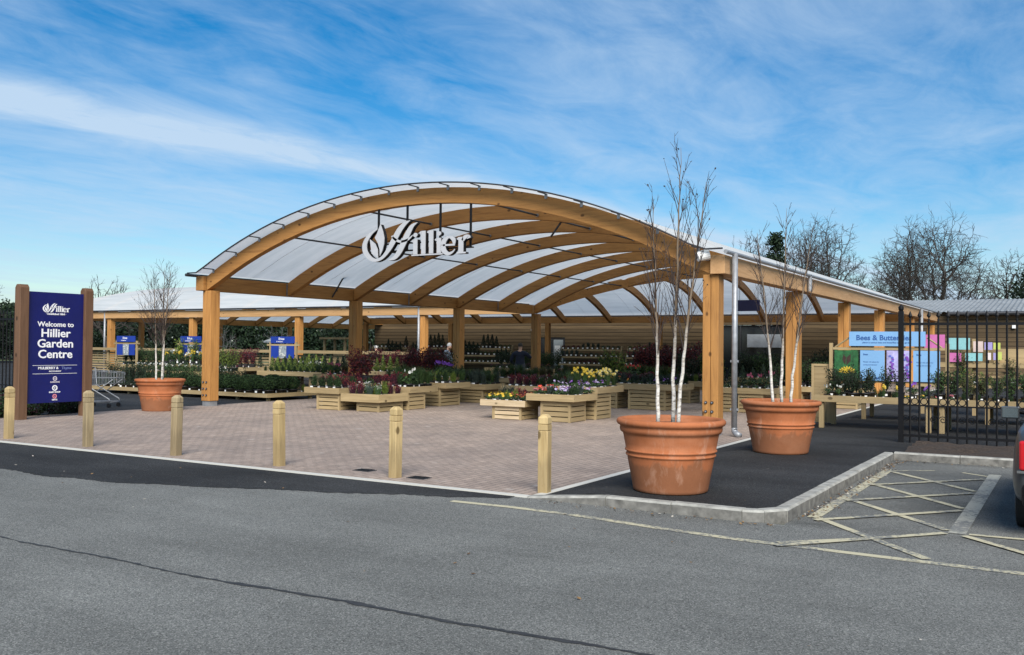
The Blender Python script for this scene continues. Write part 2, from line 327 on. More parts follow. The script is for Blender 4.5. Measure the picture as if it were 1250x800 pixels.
# footway: rises from the paving to the kerb top
g=MB(); xs=[14.55+.15*i for i in range(6)]+[17.10]
for a,b in zip(xs,xs[1:]): g.quad((a,-8.16,fz(a)),(b,-8.16,fz(b)),(b,33,fz(b)),(a,33,fz(a)),FRESH)
g.quad((17.10,-1.86,FZ),(45,-1.86,FZ),(45,33,FZ),(17.10,33,FZ),FRESH)
struct('footway',g,True)
def kerb_run(pts,name,h0=None):
    # kerb stones along a polyline (outer face to the road side = right of travel), each about .9 m
    for (a,b,za,zb) in pts:
        a=Vector(a); b=Vector(b); d=(b-a); L=d.length; d.normalize(); nrm=Vector((-d.y,d.x))
        n=max(1,round(L/.92))
        for i in range(n):
            p=a+d*(L*i/n+.004); q=a+d*(L*(i+1)/n-.004); z0=za+(zb-za)*i/n; z1=za+(zb-za)*(i+1)/n
            g=MB(); w=.125; j=rng.uniform(-.004,.004)
            P=[p+nrm*0,q+nrm*0,q+nrm*w,p+nrm*w]
            vs=[(P[0].x,P[0].y,-.06),(P[1].x,P[1].y,-.06),(P[2].x,P[2].y,-.06),(P[3].x,P[3].y,-.06)]
            ch=.02
            pc=p+nrm*ch; qc=q+nrm*ch
            vs+=[(P[0].x,P[0].y,z0-ch+j),(P[1].x,P[1].y,z1-ch+j),(qc.x,qc.y,z1+j),(pc.x,pc.y,z0+j),(P[2].x,P[2].y,z1+j),(P[3].x,P[3].y,z0+j)]
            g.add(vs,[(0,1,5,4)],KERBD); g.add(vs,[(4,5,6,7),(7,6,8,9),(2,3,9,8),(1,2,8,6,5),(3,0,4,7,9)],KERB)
            yield name,g
def kerbs(pts):
    G=MB()
    for nme,g in kerb_run(pts,'kerb'): G.join(g)
    struct('kerb',G)
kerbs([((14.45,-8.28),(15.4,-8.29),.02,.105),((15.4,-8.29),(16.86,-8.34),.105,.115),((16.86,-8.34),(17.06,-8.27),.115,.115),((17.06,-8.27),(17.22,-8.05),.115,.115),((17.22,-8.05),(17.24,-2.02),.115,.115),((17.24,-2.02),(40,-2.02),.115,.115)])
# planting bed between kerb and railing
g=MB()
R=random.Random(3)
nx,ny=150,14
for i in range(nx+1):
    for j in range(ny+1):
        x=17.37+ i*.15; y=-1.89+j*.125
        e=min(j,ny-j)/3
        g.v.append((x,y,FZ+.004+min(1,e)*(.03+R.random()*.05)))
for i in range(nx):
    for j in range(ny):
        a=i*(ny+1)+j; g.f.append((a,a+ny+1,a+ny+2,a+1)); g.m.append(0)
g.mats=[SOIL]; struct('soil_bed',g)
# worn road markings
def strip(g,a,b,w,mat,z=.004):
    a=Vector(a); b=Vector(b); d=(b-a).normalized(); n=Vector((-d.y,d.x))*w/2
    g.quad((*(a-n),z),(*(b-n),z),(*(b+n),z),(*(a+n),z),mat)
ZL=17.42; ZR=18.68
g=MB()
for k in range(4):
    y=-3.5-1.4*k
    strip(g,(ZL+.02,y-.05),(ZR-.09,y-1.43),.085,YEL,.008)
    strip(g,(ZL+.02,y-1.6),(ZR-.09,y-.2) ,.085,YEL,.0115)
strip(g,(ZL,-3.47),(17.95,-3.05),.06,YEL,.004)
strip(g,(18.28,-3.09),(18.6,-3.33),.06,YEL,.004)
strip(g,(ZL,-9.16),(ZL+.6,-8.56),.07,YEL,.0085)
strip(g,(18.78,-7.84),(26,-7.4),.08,YEL,.0086)
strip(g,(18.75,-7.95),(19.9,-9.15),.08,YEL,.0120)
struct('hatch_marking',g)
g=MB(); strip(g,(ZL-.03,-7.75),(ZL-.03,-3.3),.12,YEL,.006); strip(g,(ZR,-7.85),(ZR,-3.1),.15,CREAM,.006); struct('bay_line',g)
g=MB()
L=[(13.9,-8.93),(14.6,-8.90),(15.28,-8.93),(16.3,-9.1),(17.1,-9.2),(18.65,-9.24),(24,-9.3)]
for a,b in zip(L,L[1:]): strip(g,a,b,.10,YEL,.004)
struct('edge_line',g)
# resealed joint across the road: a slightly sunk ragged strip of bitumen
g=MB(); R=random.Random(5); J=M('bitumen_joint',(.028,.028,.028),.7,.4,12)
up=[];lo=[]
x=-20; wu=wl=.02
while x<32:
    y=-12.62+.05*math.sin(x*.8)+.0036*x+.02*math.sin(x*2.9+1)
    base=.011+.019*(.5+.5*math.sin(x*1.3))*(.5+.5*math.sin(x*.37+1))
    wu+=(base-wu)*.35+R.gauss(0,.006); wl+=(base-wl)*.35+R.gauss(0,.006)
    up.append((x,y+max(.003,wu),.004)); lo.append((x,y-max(.003,wl),.004)); x+=.028
for i in range(len(up)-1): g.quad(lo[i],lo[i+1],up[i+1],up[i],J)
struct('road_joint',g)
g=MB(); R=random.Random(21); LIT=[M('dead_leaf_tan',(.20,.12,.05),.9,.4,30),M('dead_leaf_brown',(.09,.05,.025),.9,.4,30),M('pale_grit',(.36,.33,.28),.9,.3,30)]
for i in range(900):
    q=R.random()
    if q<.55: x=17.27+abs(R.gauss(0,.09)); y=R.uniform(-8,-2.1)
    elif q<.8: x=R.uniform(17.3,22); y=-2.05-abs(R.gauss(0,.12))
    elif q<.9: x=R.uniform(14.5,17.2); y=-8.36-abs(R.gauss(0,.10))
    else: x=R.uniform(2,19); y=R.uniform(-12,-8.5)
    g.leaf((x,y,.012),R.uniform(.006,.022),LIT[R.randrange(3)],R,.6,Vector((R.gauss(0,.3),R.gauss(0,.3),1)).normalized())
for i in range(260):
    x=R.uniform(1,17); y=R.uniform(-8.1,-1); z=ZP if x<14.5 else fz(x)
    g.leaf((x,y,z+.006),R.uniform(.005,.013),LIT[R.randrange(3)],R,.6,Vector((0,0,1)))
tag(part('leaf_litter',g,None),'scattered dead leaves and grit along the kerb and on the ground','litter',kind='stuff')
for i,(x,y,l) in enumerate(((11.62,-7.62,'small dark drain cover in the paving, left of the second-nearest bollard'),(12.62,-7.78,'small dark drain cover in the paving, right of the second-nearest bollard'))):
    dc=MB().box(-.13,.13,-.09,.09,0,.008,DARKSTEEL)
    for k in range(5): dc.box(-.11,.11,-.07+.032*k,-.055+.032*k,.008,.014,BLACK)
    solo('drain_cover',dc,l,'drain cover',(x,y,ZP),group='drain covers by the bollards')
#@@CANOPY
# ------------------------------------------------------------------ the timber canopy
W=13.72; Y0=17.45; XL=-34.6; H=3.05
def prof(t): return max(5.20-14+math.sqrt(196-(t-6.82)**2),3.44)+.05   # roof sheet
def atop(t): return max(5.20-14+math.sqrt(196-(t-6.82)**2),3.36)
def inner(t): return max(5.20-14+math.sqrt(196-(t-6.82)**2)-.345*14/math.sqrt(196-(t-6.82)**2),H+.01)
can=thing('timber_canopy','long timber arched canopy with white translucent roof over the plant display','canopy')
def arch(fn,t0,t1,w,mat,n=30,name='arch',lab=None):
    mb=MB(); vs=[]
    for i in range(n+1):
        t=t0+(t1-t0)*i/n; (x,y),(nx,ny)=fn(t); zo=atop(t); zi=min(inner(t),zo-.05)
        for (s,z) in ((-1,zi),(1,zi),(1,zo),(-1,zo)): vs.append((x+nx*s*w/2,y+ny*s*w/2,z))
    fs=[]
    for i in range(n):
        for k in range(4): fs.append((i*4+k,i*4+(k+1)%4,i*4+4+(k+1)%4,i*4+4+k))
    fs+=[(3,2,1,0),tuple(n*4+k for k in range(4))]
    mb.add(vs,fs,mat); return part(name,mb,can,bev=.006,label=lab)
BAY=2.9083
AR=[]
for i in range(7):
    y=i*BAY-(.05 if i==0 else 0)
    AR.append(arch(lambda t,y=y:((t,y),(0,1)),0,W,.19,GX,lab='front gable arch carrying the white lettering' if i==0 else None))
for i in range(7,11): y=i*BAY; arch(lambda t,y=y:((t,y),(0,1)),y-Y0,W,.17,GX,20)
arch(lambda t:((t,Y0+t),(-.707,.707)),0,W,.2,GX,30)
for k in range(1,5): x=k*BAY; arch(lambda t,x=x:((x,Y0+t),(1,0)),x,W,.17,GY,20)
for k in range(0,8): x=-k*BAY; arch(lambda t,x=x:((x,Y0+t),(1,0)),0 if k else .3,W,.17,GY,24)
for k in range(1,5): x=XL+k*BAY; arch(lambda t,x=x:((x,Y0+t),(1,0)),0,k*BAY,.17,GY,16)
arch(lambda t:((XL+t,Y0+t),(-.707,.707)),0,W,.2,GX,24)
for i in range(1,10): y=Y0+i*BAY; arch(lambda t,y=y:((XL+t,y),(0,1)),0,min(W,i*BAY),.17,GX,18)
# eave beams
def beam(x0,x1,y0,y1,z0,z1,mat): part('eave_beam',MB().box(x0,x1,y0,y1,z0,z1,mat),can,bev=.008)
beam(-.30,-.02,-.25,17.2,H,3.42,GY)
beam(13.74,14.02,-.25,31.5,H,3.40,GYL)
beam(XL-.3,-.02,17.21,17.43,H,3.42,GXL)
beam(-20.6,13.735,31.2,31.45,H,3.40,GX)
beam(XL-.3,XL-.02,17.44,46,H,3.42,GY)
beam(-20.86,-20.61,31.2,46,H,3.42,GY)
beam(XL,-20.9,45.9,46.15,H,3.42,GX)
part('eave_plate',MB().box(-.20,-.17,-.2,17.2,3.42,3.47,DARKSTEEL),can)
# posts with bolt heads and steel shoes
def post(x,y,w=.30,h=H,shoe=True,bolts=0,mat=GZ):
    mb=MB()
    for a,b in ((-w/2,-.003),(.003,w/2)): mb.box(x+a,x+b,y-w/2,y+w/2,.15 if shoe else 0,h-.002,mat)
    p=part('post',mb,can,bev=.012)
    if shoe: part('post_shoe',MB().box(x-w*.42,x+w*.42,y-w*.42,y+w*.42,0,.152,STEEL),p)
    for k in range(bolts):
        for sx in (-.06,.06):
            z=.30+.17*k; mb=MB()
            mb.tube([(x+sx-.02,y-w/2+.002,z),(x+sx-.02,y-w/2-.022,z)],[.03,.026],DARKSTEEL,12); mb.tube([(x+sx-.02,y-w/2-.02,z),(x+sx-.02,y-w/2-.034,z)],[.016,.014],STEEL,6)
            part('bolt',mb,p)
    return p
post(0.02,0,.31,bolts=3)
for i in (1,2,3): post(0.02,i*5.8166,.31)
post(13.72,0,.31,bolts=3)
for y in (5.8166,11.633,17.45,24.5,31.1): post(13.75,y,.31)
for x in (-5.85,-13.5,-21.2,-28.1,XL): post(x,17.45,.31)
for x in (-20.75,-13.9,-7.0,0,6.9): post(x,31.3,.26)
for x,y in ((XL,24.5),(XL,31.3),(XL,38.5),(XL,46),(-20.75,38.5),(-20.75,46),(-27.7,46)): post(x,y,.28)
# roof skin, one continuous sheet
mb=MB(); NT=44
ts=[-.34+(W+.68)*i/NT for i in range(NT+1)]
def rz_(t): return prof(max(-.34,min(W+.34,t)))
for a,b in zip(ts,ts[1:]):
    za,zb=rz_(a),rz_(b)
    ya,yb=[-.5]+[min(Y0+a,Y0*k/6) for k in range(1,6)]+[Y0+a],[-.5]+[min(Y0+b,Y0*k/6) for k in range(1,6)]+[Y0+b]
    for k in range(6): mb.quad((a,ya[k],za),(b,yb[k],zb),(b,yb[k+1],zb),(a,ya[k+1],za),ROOF)
    for (xa0,xa1,xb0,xb1) in [(a,a-10,b,b-10),(a-10,a-20,b-10,b-20),(a-20,XL+a,b-20,XL+b)]:
        mb.quad((xa0,Y0+a,za),(xb0,Y0+b,zb),(xb1,Y0+b,zb),(xa1,Y0+a,za),ROOF)
    mb.quad((XL+a,Y0+a,za),(XL+b,Y0+b,zb),(XL+b,46.4,zb),(XL+a,46.4,za),ROOF)
part('roof_sheet',mb,can,smooth=True)
# front edge trim, glazing bars, purlin clips
mb=MB(); pts=[(t,-.5,rz_(t)+.005) for t in ts]; mb.tube(pts,.018,DARKSTEEL,6); part('roof_trim',mb,can)
for i in range(0,11):
    y=(i+.5)*BAY; t0=max(-.1,y-Y0)
    if i>=6: t0=y-Y0
    mb=MB(); mb.tube([(t0+(W-t0)*k/24,y,rz_(t0+(W-t0)*k/24)-.016) for k in range(25)],.006,M('grey_glazing_bar',(.75,.77,.8),.5,.05),5); part('glazing_bar',mb,can)
for k in range(0,8):
    x=-(k+.5)*BAY; mb=MB(); mb.tube([(x,Y0+W*j/24,rz_(W*j/24)-.016) for j in range(25)],.006,MATS['grey_glazing_bar'],5); part('glazing_bar',mb,can)
for k in range(17):
    t=.25+k*(W-.5)/16; z=prof(t)-.012; mb=MB()
    mb.tube([(t,-.16,z),(t,-.5,z)],.014,DARKSTEEL,5); mb.box(t-.03,t+.03,-.165,-.140,z-.10,z+.002,STEEL)
    part('roof_bracket',mb,can)
# tie rods running front to back under the sheet
for t in (2.75,5.1,8.3,10.9):
    z=inner(t)+.10; y1=Y0+t
    mb=MB(); mb.tube([(t,0,z),(t,min(y1,31),z)],.024,DARKSTEEL,6)
    for i in range(0,int(min(y1,31)/BAY)+1): mb.tube([(t,i*BAY-.14,z),(t,i*BAY+.14,z)],.04,STEEL,6)
    part('tie_rod',mb,can)
for (x,y,z,x2,y2,z2) in ((-.02,4.75,3.12,.55,4.75,3.9),(8.6,2.95,4.35,8.9,2.95,4.72)):
    part('brace',MB().tube([(x,y,z),(x2,y2,z2)],.025,DARKSTEEL,6),can)
# steel hangers where arches meet the side beam
for i in range(1,12,2):
    if i*BAY<17: part('beam_hanger',MB().box(-.018,.006,i*BAY-.13,i*BAY+.13,H+.01,3.40,STEEL),can)
# gutters and downpipes
GUT=M('pale_gutter',(.28,.29,.30),.5,.1,5,metal=.3)
def gutter(pts,mat):
    part('gutter',MB().tube(pts,.04,mat,8),can)
gutter([(-.40,-.5,3.45),(-.40,17.0,3.45)],DARKSTEEL)
gutter([(14.10,-.45,3.44),(14.10,31.7,3.44)],GUT)
gutter([(XL-.3,17.10,3.47),(-.5,17.10,3.47)],DARKSTEEL)
gutter([(-20.3,31.58,3.43),(14.0,31.58,3.43)],DARKSTEEL)
gutter([(XL-.44,17.2,3.5),(XL-.44,46,3.5)],DARKSTEEL)
def downpipe(x,y,ztop,zbot,r=.055,shoe=(1,-.6)):
    mb=MB().tube([(x,y,ztop),(x,y,zbot+.12)],r,STEEL,12)
    mb.tube([(x,y,zbot+.16),(x,y,zbot+.10),(x+.05*shoe[0],y+.05*shoe[1],zbot+.05),(x+.13*shoe[0],y+.13*shoe[1],zbot+.02)],r*1.05,STEEL,12)
    p=part('downpipe',mb,can,smooth=True)
    c=MB()
    for z in (zbot+.5,zbot+1.4,zbot+2.3): c.box(x-.075,x+.075,y-.02,y+.02,z-.02,z+.02,STEEL)
    part('pipe_bracket',c,p)
downpipe(14.13,.02,3.44,.02); downpipe(14.13,25.0,3.4,.1); downpipe(-5.98,17.24,3.5,0,.06); downpipe(-28.4,17.24,3.5,0,.06)
part('downpipe_stub',MB().tube([(14.10,5.95,3.42),(14.10,5.95,3.06)],.05,STEEL,10),can)
# corner flood light by the right front post
fl=MB().tube([(13.72,-.30,3.42),(13.55,-.42,3.36)],[.11,.09],WHITE,14).box(13.66,13.72,-.28,-.2,3.3,3.44,STEEL)
solo('flood_light',fl,'small white floodlight fixed at the right front corner of the canopy','light',smooth=False)
# ------------------------------------------------------------------ logo lettering
def ribbon(mb,pts,y0,y1,mat,S,ox,oz,xd=None):
    # pts: (x, y, width) in drawing units, y down; smooth (Catmull-Rom) ribbon extruded from y0 to y1
    P=[(p[0],-p[1],p[2]) for p in pts]; Q=[]
    for i in range(len(P)-1):
        p0,p1,p2,p3=P[max(i-1,0)],P[i],P[i+1],P[min(i+2,len(P)-1)]
        for k in range(5):
            t=k/5; Q.append(tuple(.5*((2*p1[j])+(-p0[j]+p2[j])*t+(2*p0[j]-5*p1[j]+4*p2[j]-p3[j])*t*t+(-p0[j]+3*p1[j]-3*p2[j]+p3[j])*t**3) for j in range(3)))
    Q.append(P[-1]); Lf=[];Rt=[]
    for i,q in enumerate(Q):
        a=Q[max(i-1,0)]; b=Q[min(i+1,len(Q)-1)]; dx,dy=b[0]-a[0],b[1]-a[1]; l=math.hypot(dx,dy) or 1; nx,ny=-dy/l*q[2]/2,dx/l*q[2]/2
        Lf.append((q[0]+nx,q[1]+ny)); Rt.append((q[0]-nx,q[1]-ny))
    for i in range(len(Q)-1):
        o=[Rt[i],Rt[i+1],Lf[i+1],Lf[i]]
        mb.prism([(ox+u*S,oz+v*S) for u,v in o],y0,y1,mat,1)
def logo(y0,y1,mat,S,ox,oz):
    """list of (name, MB) in the plane facing -Y; ox, oz: place of drawing point (0,0)"""
    out=[]
    mb=MB()
    ribbon(mb,[(268,268,8),(200,315,30),(148,395,44),(148,480,46),(200,550,40),(265,574,28),(330,545,30),(390,470,42),(440,380,52),(495,285,50),(545,232,34),(590,208,6)],y0,y1,mat,S,ox,oz)
    mb.prism([(ox+x*S,oz-y*S) for x,y in [(300,222),(268,310),(246,352),(278,408),(296,470),(298,535),(322,485),(338,420),(340,360),(325,290)][::1]],y0,y1,mat,1)
    mb.prism([(ox+x*S,oz-y*S) for x,y in [(195,364),(205,430),(215,505),(280,552),(276,470),(250,412)]],y0,y1,mat,1)
    out.append(('leaf_emblem',mb))
    mb=MB()
    ribbon(mb,[(660,232,6),(610,265,36),(565,345,52),(522,440,52),(480,520,46),(440,562,32),(385,578,6)],y0,y1,mat,S,ox,oz)
    ribbon(mb,[(415,345,14),(455,385,22),(510,405,22),(575,388,18),(620,350,8)],y0,y1,mat,S,ox,oz)
    out.append(('capital_letter',mb))
    def bx(mb,a,b,c,d): mb.prism([(ox+a*S,oz-d*S),(ox+b*S,oz-d*S),(ox+b*S,oz-c*S),(ox+a*S,oz-c*S)],y0,y1,mat,1)
    def stem(x,top,dot):
        mb=MB(); bx(mb,x-19,x+19,top,535); bx(mb,x-35,x+35,537,550)
        mb.prism([(ox+(x-40)*S,oz-(top+16)*S),(ox+(x-22)*S,oz-(top+30)*S),(ox+(x-22)*S,oz-top*S)][::1],y0,y1,mat,1)
        if dot: mb.prism([(ox+(x+19*math.cos(2*PI*k/14))*S,oz-(350-21*math.sin(2*PI*k/14))*S) for k in range(14)],y0,y1,mat,1)
        return mb
    out+= [('letter',stem(645,392,True)),('letter',stem(722,315,False)),('letter',stem(795,315,False)),('letter',stem(868,392,True))]
    mb=MB(); ribbon(mb,[(905+0,462,40),(918,420,42),(960,390,20),(1000,412,34),(1008,455,20)],y0,y1,mat,S,ox,oz); ribbon(mb,[(905,462,40),(915,515,44),(955,545,30),(995,530,16),(1015,505,6)],y0,y1,mat,S,ox,oz); bx(mb,905,1014,455,472); out.append(('letter',mb))
    mb=MB(); bx(mb,1048,1090,395,535); bx(mb,1032,1112,535,550); mb.prism([(ox+1030*S,oz-412*S),(ox+1048*S,oz-425*S),(ox+1048*S,oz-395*S)],y0,y1,mat,1)
    ribbon(mb,[(1085,430,26),(1105,400,34),(1130,395,36),(1140,412,30)],y0,y1,mat,S,ox,oz); out.append(('letter',mb))
    return out
# hanging sign on the front arch
hs=thing('hanging_sign','white three-dimensional garden centre lettering hung on black rods under the front arch','sign')
S=2.93/1010; OX=5.42-125*S; OZ=4.86+222*S
def flat_logo(lst,oz,k,oz2):
    for n_,m_ in lst: m_.v=[(x,y,oz2+(z-oz)*k) for x,y,z in m_.v]
    return lst
for nme,mb in flat_logo(logo(-.325,-.305,LETW,S,OX,OZ),OZ,.807,4.95): part(nme,mb,hs)
for nme,mb in flat_logo(logo(-.304,-.205,BLACK,S,OX+.004,OZ-.003),OZ,.807,4.95): part('letter_backing',mb,hs)
for x in (5.72,6.55,7.47,8.28):
    part('hanging_rod',MB().box(x-.02,x+.02,-.14,-.10,3.8,inner(x)+.01,BLACK),hs)
part('support_bar',MB().box(5.55,8.35,-.203,-.09,3.80,3.825,BLACK).box(5.75,8.3,-.203,-.09,3.97,3.995,BLACK),hs)
# ------------------------------------------------------------------ welcome sign on the left
ws=thing('welcome_sign','tall navy welcome sign between two brown timber posts at the paving edge','sign',(.50,0,0))
for y in (-5.50,-3.98):
    mb=MB().prism([(-.10,0),(.10,0),(.10,2.80),(.05,2.87),(-.05,2.87),(-.10,2.80)],y-.10,y+.10,GSIGN,1); part('post',mb,ws,bev=.01)
mb=MB().box(-.03,.03,-5.395,-4.085,.34,2.73,NAVY); panel=part('panel',mb,ws)
def onsign(mb):  # from a plane facing -Y (x right, z up) to one facing +X
    mb.v=[(.032+(-y),x,z) for x,y,z in mb.v]; return mb
YC=-4.74
S2=.62/1010
mbs=MB()
for nme,mb in flat_logo(logo(-.006,0,SIGNW,S2,YC-.31-125*S2,2.50+222*S2),2.50,.87,2.49): mbs.join(mb)
part('emblem',onsign(mbs),panel)
def st(txt,size,z,bold=0,sx=1,mat=SIGNW,yc=YC,nme='lettering'):
    part(nme,text_mb(txt,size,.006,mat,(.034,yc,z),(0,1,0),(0,0,1),bold=bold,sx=sx),panel)
st('\u00b7 Established 1864 \u00b7',.058,2.245,.001,1.05)
st('Welcome to',.15,1.99,.002,1.1); st('Hillier',.25,1.765,.004,1.12); st('Garden',.25,1.54,.004,1.12); st('Centre',.25,1.31,.004,1.12)
part('rule',MB().box(.031,.036,YC-.52,YC+.52,1.145,1.152,SIGNW),panel); part('rule',MB().box(.031,.036,YC-.52,YC+.52,.965,.972,SIGNW),panel)
st('MULBERRY &',.078,1.065,.001,1.05,yc=YC-.16); st('Thyme',.085,1.06,0,1,M('grey_blue_lettering',(.16,.2,.42),.5,.05),yc=YC+.27); st('RESTAURANT',.042,1.005,0,1.1)
def badge(z,c,r):
    mb=MB()
    for k in range(20):
        a,b=2*PI*k/20,2*PI*(k+1)/20
        mb.prism([(YC+r*.6*math.cos(a),z+r*.6*math.sin(a)),(YC+r*math.cos(a),z+r*math.sin(a)),(YC+r*math.cos(b),z+r*math.sin(b)),(YC+r*.6*math.cos(b),z+r*.6*math.sin(b))],.031,.036,c,0)
    mb.prism([(YC+r*.25*math.cos(2*PI*k/8),z+r*.25*math.sin(2*PI*k/8)) for k in range(8)],.031,.036,c,0)
    part('badge',mb,panel)
PB=M('pale_badge',(.55,.5,.55),.5,.05)
badge(.86,PB,.05); st('GARDENS',.045,.77,.001,1.1,PB); badge(.655,SIGNW,.062); st('FARM SHOP',.045,.55,.001,1.1); badge(.475,M('pink_badge',(.7,.25,.28),.5,.05),.05); st('GIFTS',.045,.385,.001,1.1)
#@@SMALL
# ------------------------------------------------------------------ bollards
BX=[4.10,6.24,8.30,10.37,12.34,14.46]
BL=['pale square timber bollard at the far left, in front of the sign','weathered bollard with dark streaks, in front of the right sign post','weathered cracked bollard standing between planter and canopy post, third from the left','pale smooth timber bollard in front of the low box-ball tray','square timber bollard in front of the stepped red-flower crates','nearest and largest timber bollard, at the corner of the paving']
for i,(x,l) in enumerate(zip(BX,BL)):
    w=.060; wz=1.0; mat=BOLLG if i in (1,2) else BOLL
    t=thing('bollard',l,'bollard',(x,-7.9+.0*i,ZP),rng.uniform(-.03,.03),'square timber bollards along the paving edge')
    t.rotation_euler=(rng.uniform(-.014,.014),rng.uniform(-.018,.018),rng.uniform(-.12,.12))
    mb=MB().box(-w,w,-w,w,-.05,.695,mat); part('shaft',mb,t,bev=.008)
    mb=MB().box(-w+.008,w-.008,-w+.008,w-.008,.69,.705,mat).box(-w,w,-w,w,.702,.765,mat).box(-w+.008,w-.008,-w+.008,w-.008,.76,.775,mat); part('groove_band',mb,t,bev=.003)
    k=.026
    mb=MB().add([(-w,-w,.773),(w,-w,.773),(w,w,.773),(-w,w,.773),(-w,-w,.845),(w,-w,.845),(w,w,.845),(-w,w,.845),(-k,-k,.882),(k,-k,.882),(k,k,.882),(-k,k,.882)],[(3,2,1,0),(0,1,5,4),(1,2,6,5),(2,3,7,6),(3,0,4,7),(4,5,9,8),(5,6,10,9),(6,7,11,10),(7,4,8,11),(8,9,10,11)],mat); part('cap',mb,t,bev=.006)
# ------------------------------------------------------------------ terracotta planters and birches
def planter(x,y,z,label):
    t=thing('terracotta_planter',label,'planter',(x,y,z),rng.uniform(0,6),'large terracotta planters')
    pr=[(.0,.0),(.385,.0),(.405,.015),(.408,.04)]
    def wall(zz): return .408+(.525-.408)*(zz-.04)/(.66-.04)
    pr+=[(wall(zz),zz) for zz in (.12,.22,.32,.375)]
    for zc in (.395,.445): pr+=[(wall(zc-.016),zc-.016),(wall(zc)+.012,zc-.008),(wall(zc)+.015,zc),(wall(zc)+.012,zc+.008),(wall(zc+.016),zc+.016)]
    pr+=[(wall(.52),.52),(wall(.60),.60),(.522,.628),(.538,.636),(.552,.655),(.556,.68),(.552,.70),(.560,.712),(.58,.722),(.592,.742),(.59,.765),(.575,.782),(.55,.786),(.525,.775),(.515,.75),(.505,.70),(.47,.69)]
    part('pot',MB().lathe(pr,TERRA,56),t,smooth=True)
    R=random.Random(int(x*10)); mb=MB()
    rr=[0,.1,.2,.3,.4,.49]; 
    mb.lathe([(max(r,.001),.705+R.uniform(-.012,.012)) for r in rr],SOIL,24); part('compost',mb,t)
    return t
P1=(15.80,-7.48,FZ); P2=(15.78,-2.93,FZ); P3=(.42,-1.9,0.0)
planter(*P1,'large terracotta planter nearest the kerb corner, holding a birch'); planter(*P2,'terracotta planter behind the right canopy post, smaller in view, by the bee display'); planter(*P3,'terracotta planter left of the canopy, beside the navy welcome sign')
def grow(mb,tw,p,d,L,r,lev,R,up=.25,fine=None,ntw=4):
    n=max(3,int(L/.22)); pts=[p.copy()]; q=p.copy(); dd=d.copy()
    for i in range(n):
        dd=(dd+Vector((R.gauss(0,.06),R.gauss(0,.06),R.gauss(0,.03)+up*.12))).normalized(); q=q+dd*L/n; pts.append(q.copy())
    rs=[r*(1-.8*i/n)+.0012 for i in range(n+1)]
    (mb if lev==0 else tw).tube(pts,rs,BIRCH if lev==0 else TWIG,7 if lev==0 else 4 if lev==1 else 3,cap=False)
    return pts,rs,dd
def birch(loc,h,label,stems,seed,spread=.35,rate=1.0,twl=1.0):
    R=random.Random(seed); t=thing('birch_tree',label,'tree',loc,0,'multi-stemmed birches in the terracotta planters')
    tw=MB(); bits=MB()
    for (bx,by,lx,ly,hs) in stems:
        mb=MB(); p=Vector((bx,by,0)); top=h*hs; n=18; pts=[];rs=[]
        for i in range(n+1):
            s=i/n; pts.append(Vector((bx+lx*s**1.3+R.gauss(0,.004),by+ly*s**1.3+R.gauss(0,.004),top*s))); rs.append(.0205*(1-s)**.9*(.8+.3*hs)+.002)
        mb.tube(pts,rs,BIRCH,8); part('trunk',mb,t,smooth=True)
        nb=int(21*rate)
        for k in range(nb):
            s=.30+.66*(k/nb)**1.1; i=int(s*n); pp=pts[i].lerp(pts[min(i+1,n)],s*n-i); a=R.uniform(0,2*PI)
            L=(1.0*(1-s)+.30)*R.uniform(.45,1.1)*twl*h/3.6
            d=Vector((math.cos(a)*spread,math.sin(a)*spread,1)).normalized()
            bp,br,_=grow(None,tw,pp,d,L,.006*(1-s)+.0022,1,R,.05)
            for j in range(R.randint(3,5)):
                b0=bp[R.randint(1,len(bp)-1)]; a2=R.uniform(0,2*PI); d2=(d+Vector((math.cos(a2),math.sin(a2),.1))*R.uniform(.3,.7)).normalized()
                cp,_,_=grow(None,tw,b0,d2,L*R.uniform(.25,.55),.0018,2,R,.02)
                if R.random()<.16: bits.leaf(cp[-1],.011,TWIG,R,1.3)
                if R.random()<.5:
                    d3=(d2+Vector((R.gauss(0,.5),R.gauss(0,.5),.1))).normalized(); grow(None,tw,cp[len(cp)//2],d3,L*.22,.0013,2,R,.02)
    part('twigs',tw,t); part('buds',bits,t)['kind']='stuff'; return t
birch((P1[0],P1[1],P1[2]+.70),3.08,'tall white-stemmed birch with bare twigs in the nearest planter',[(-.14,-.02,-.10,.05,.80),(-.01,.08,.06,.05,1.0),(.10,-.04,.30,.02,.86)],11,.30)
birch((P2[0],P2[1],P2[2]+.70),3.0,'white-stemmed bare birch in the planter behind the right post',[(-.12,0,-.25,.0,.88),(.0,.05,.06,.02,1.0),(.16,-.02,.30,.05,.9)],23)
birch((P3[0],P3[1],P3[2]+.70),2.8,'small bushy bare birch in the left planter beside the sign',[(-.14,.0,-.30,.1,.95),(.02,.05,.0,.0,1.0),(.12,-.05,.25,.0,.97)],37,.62,1.6,1.25)
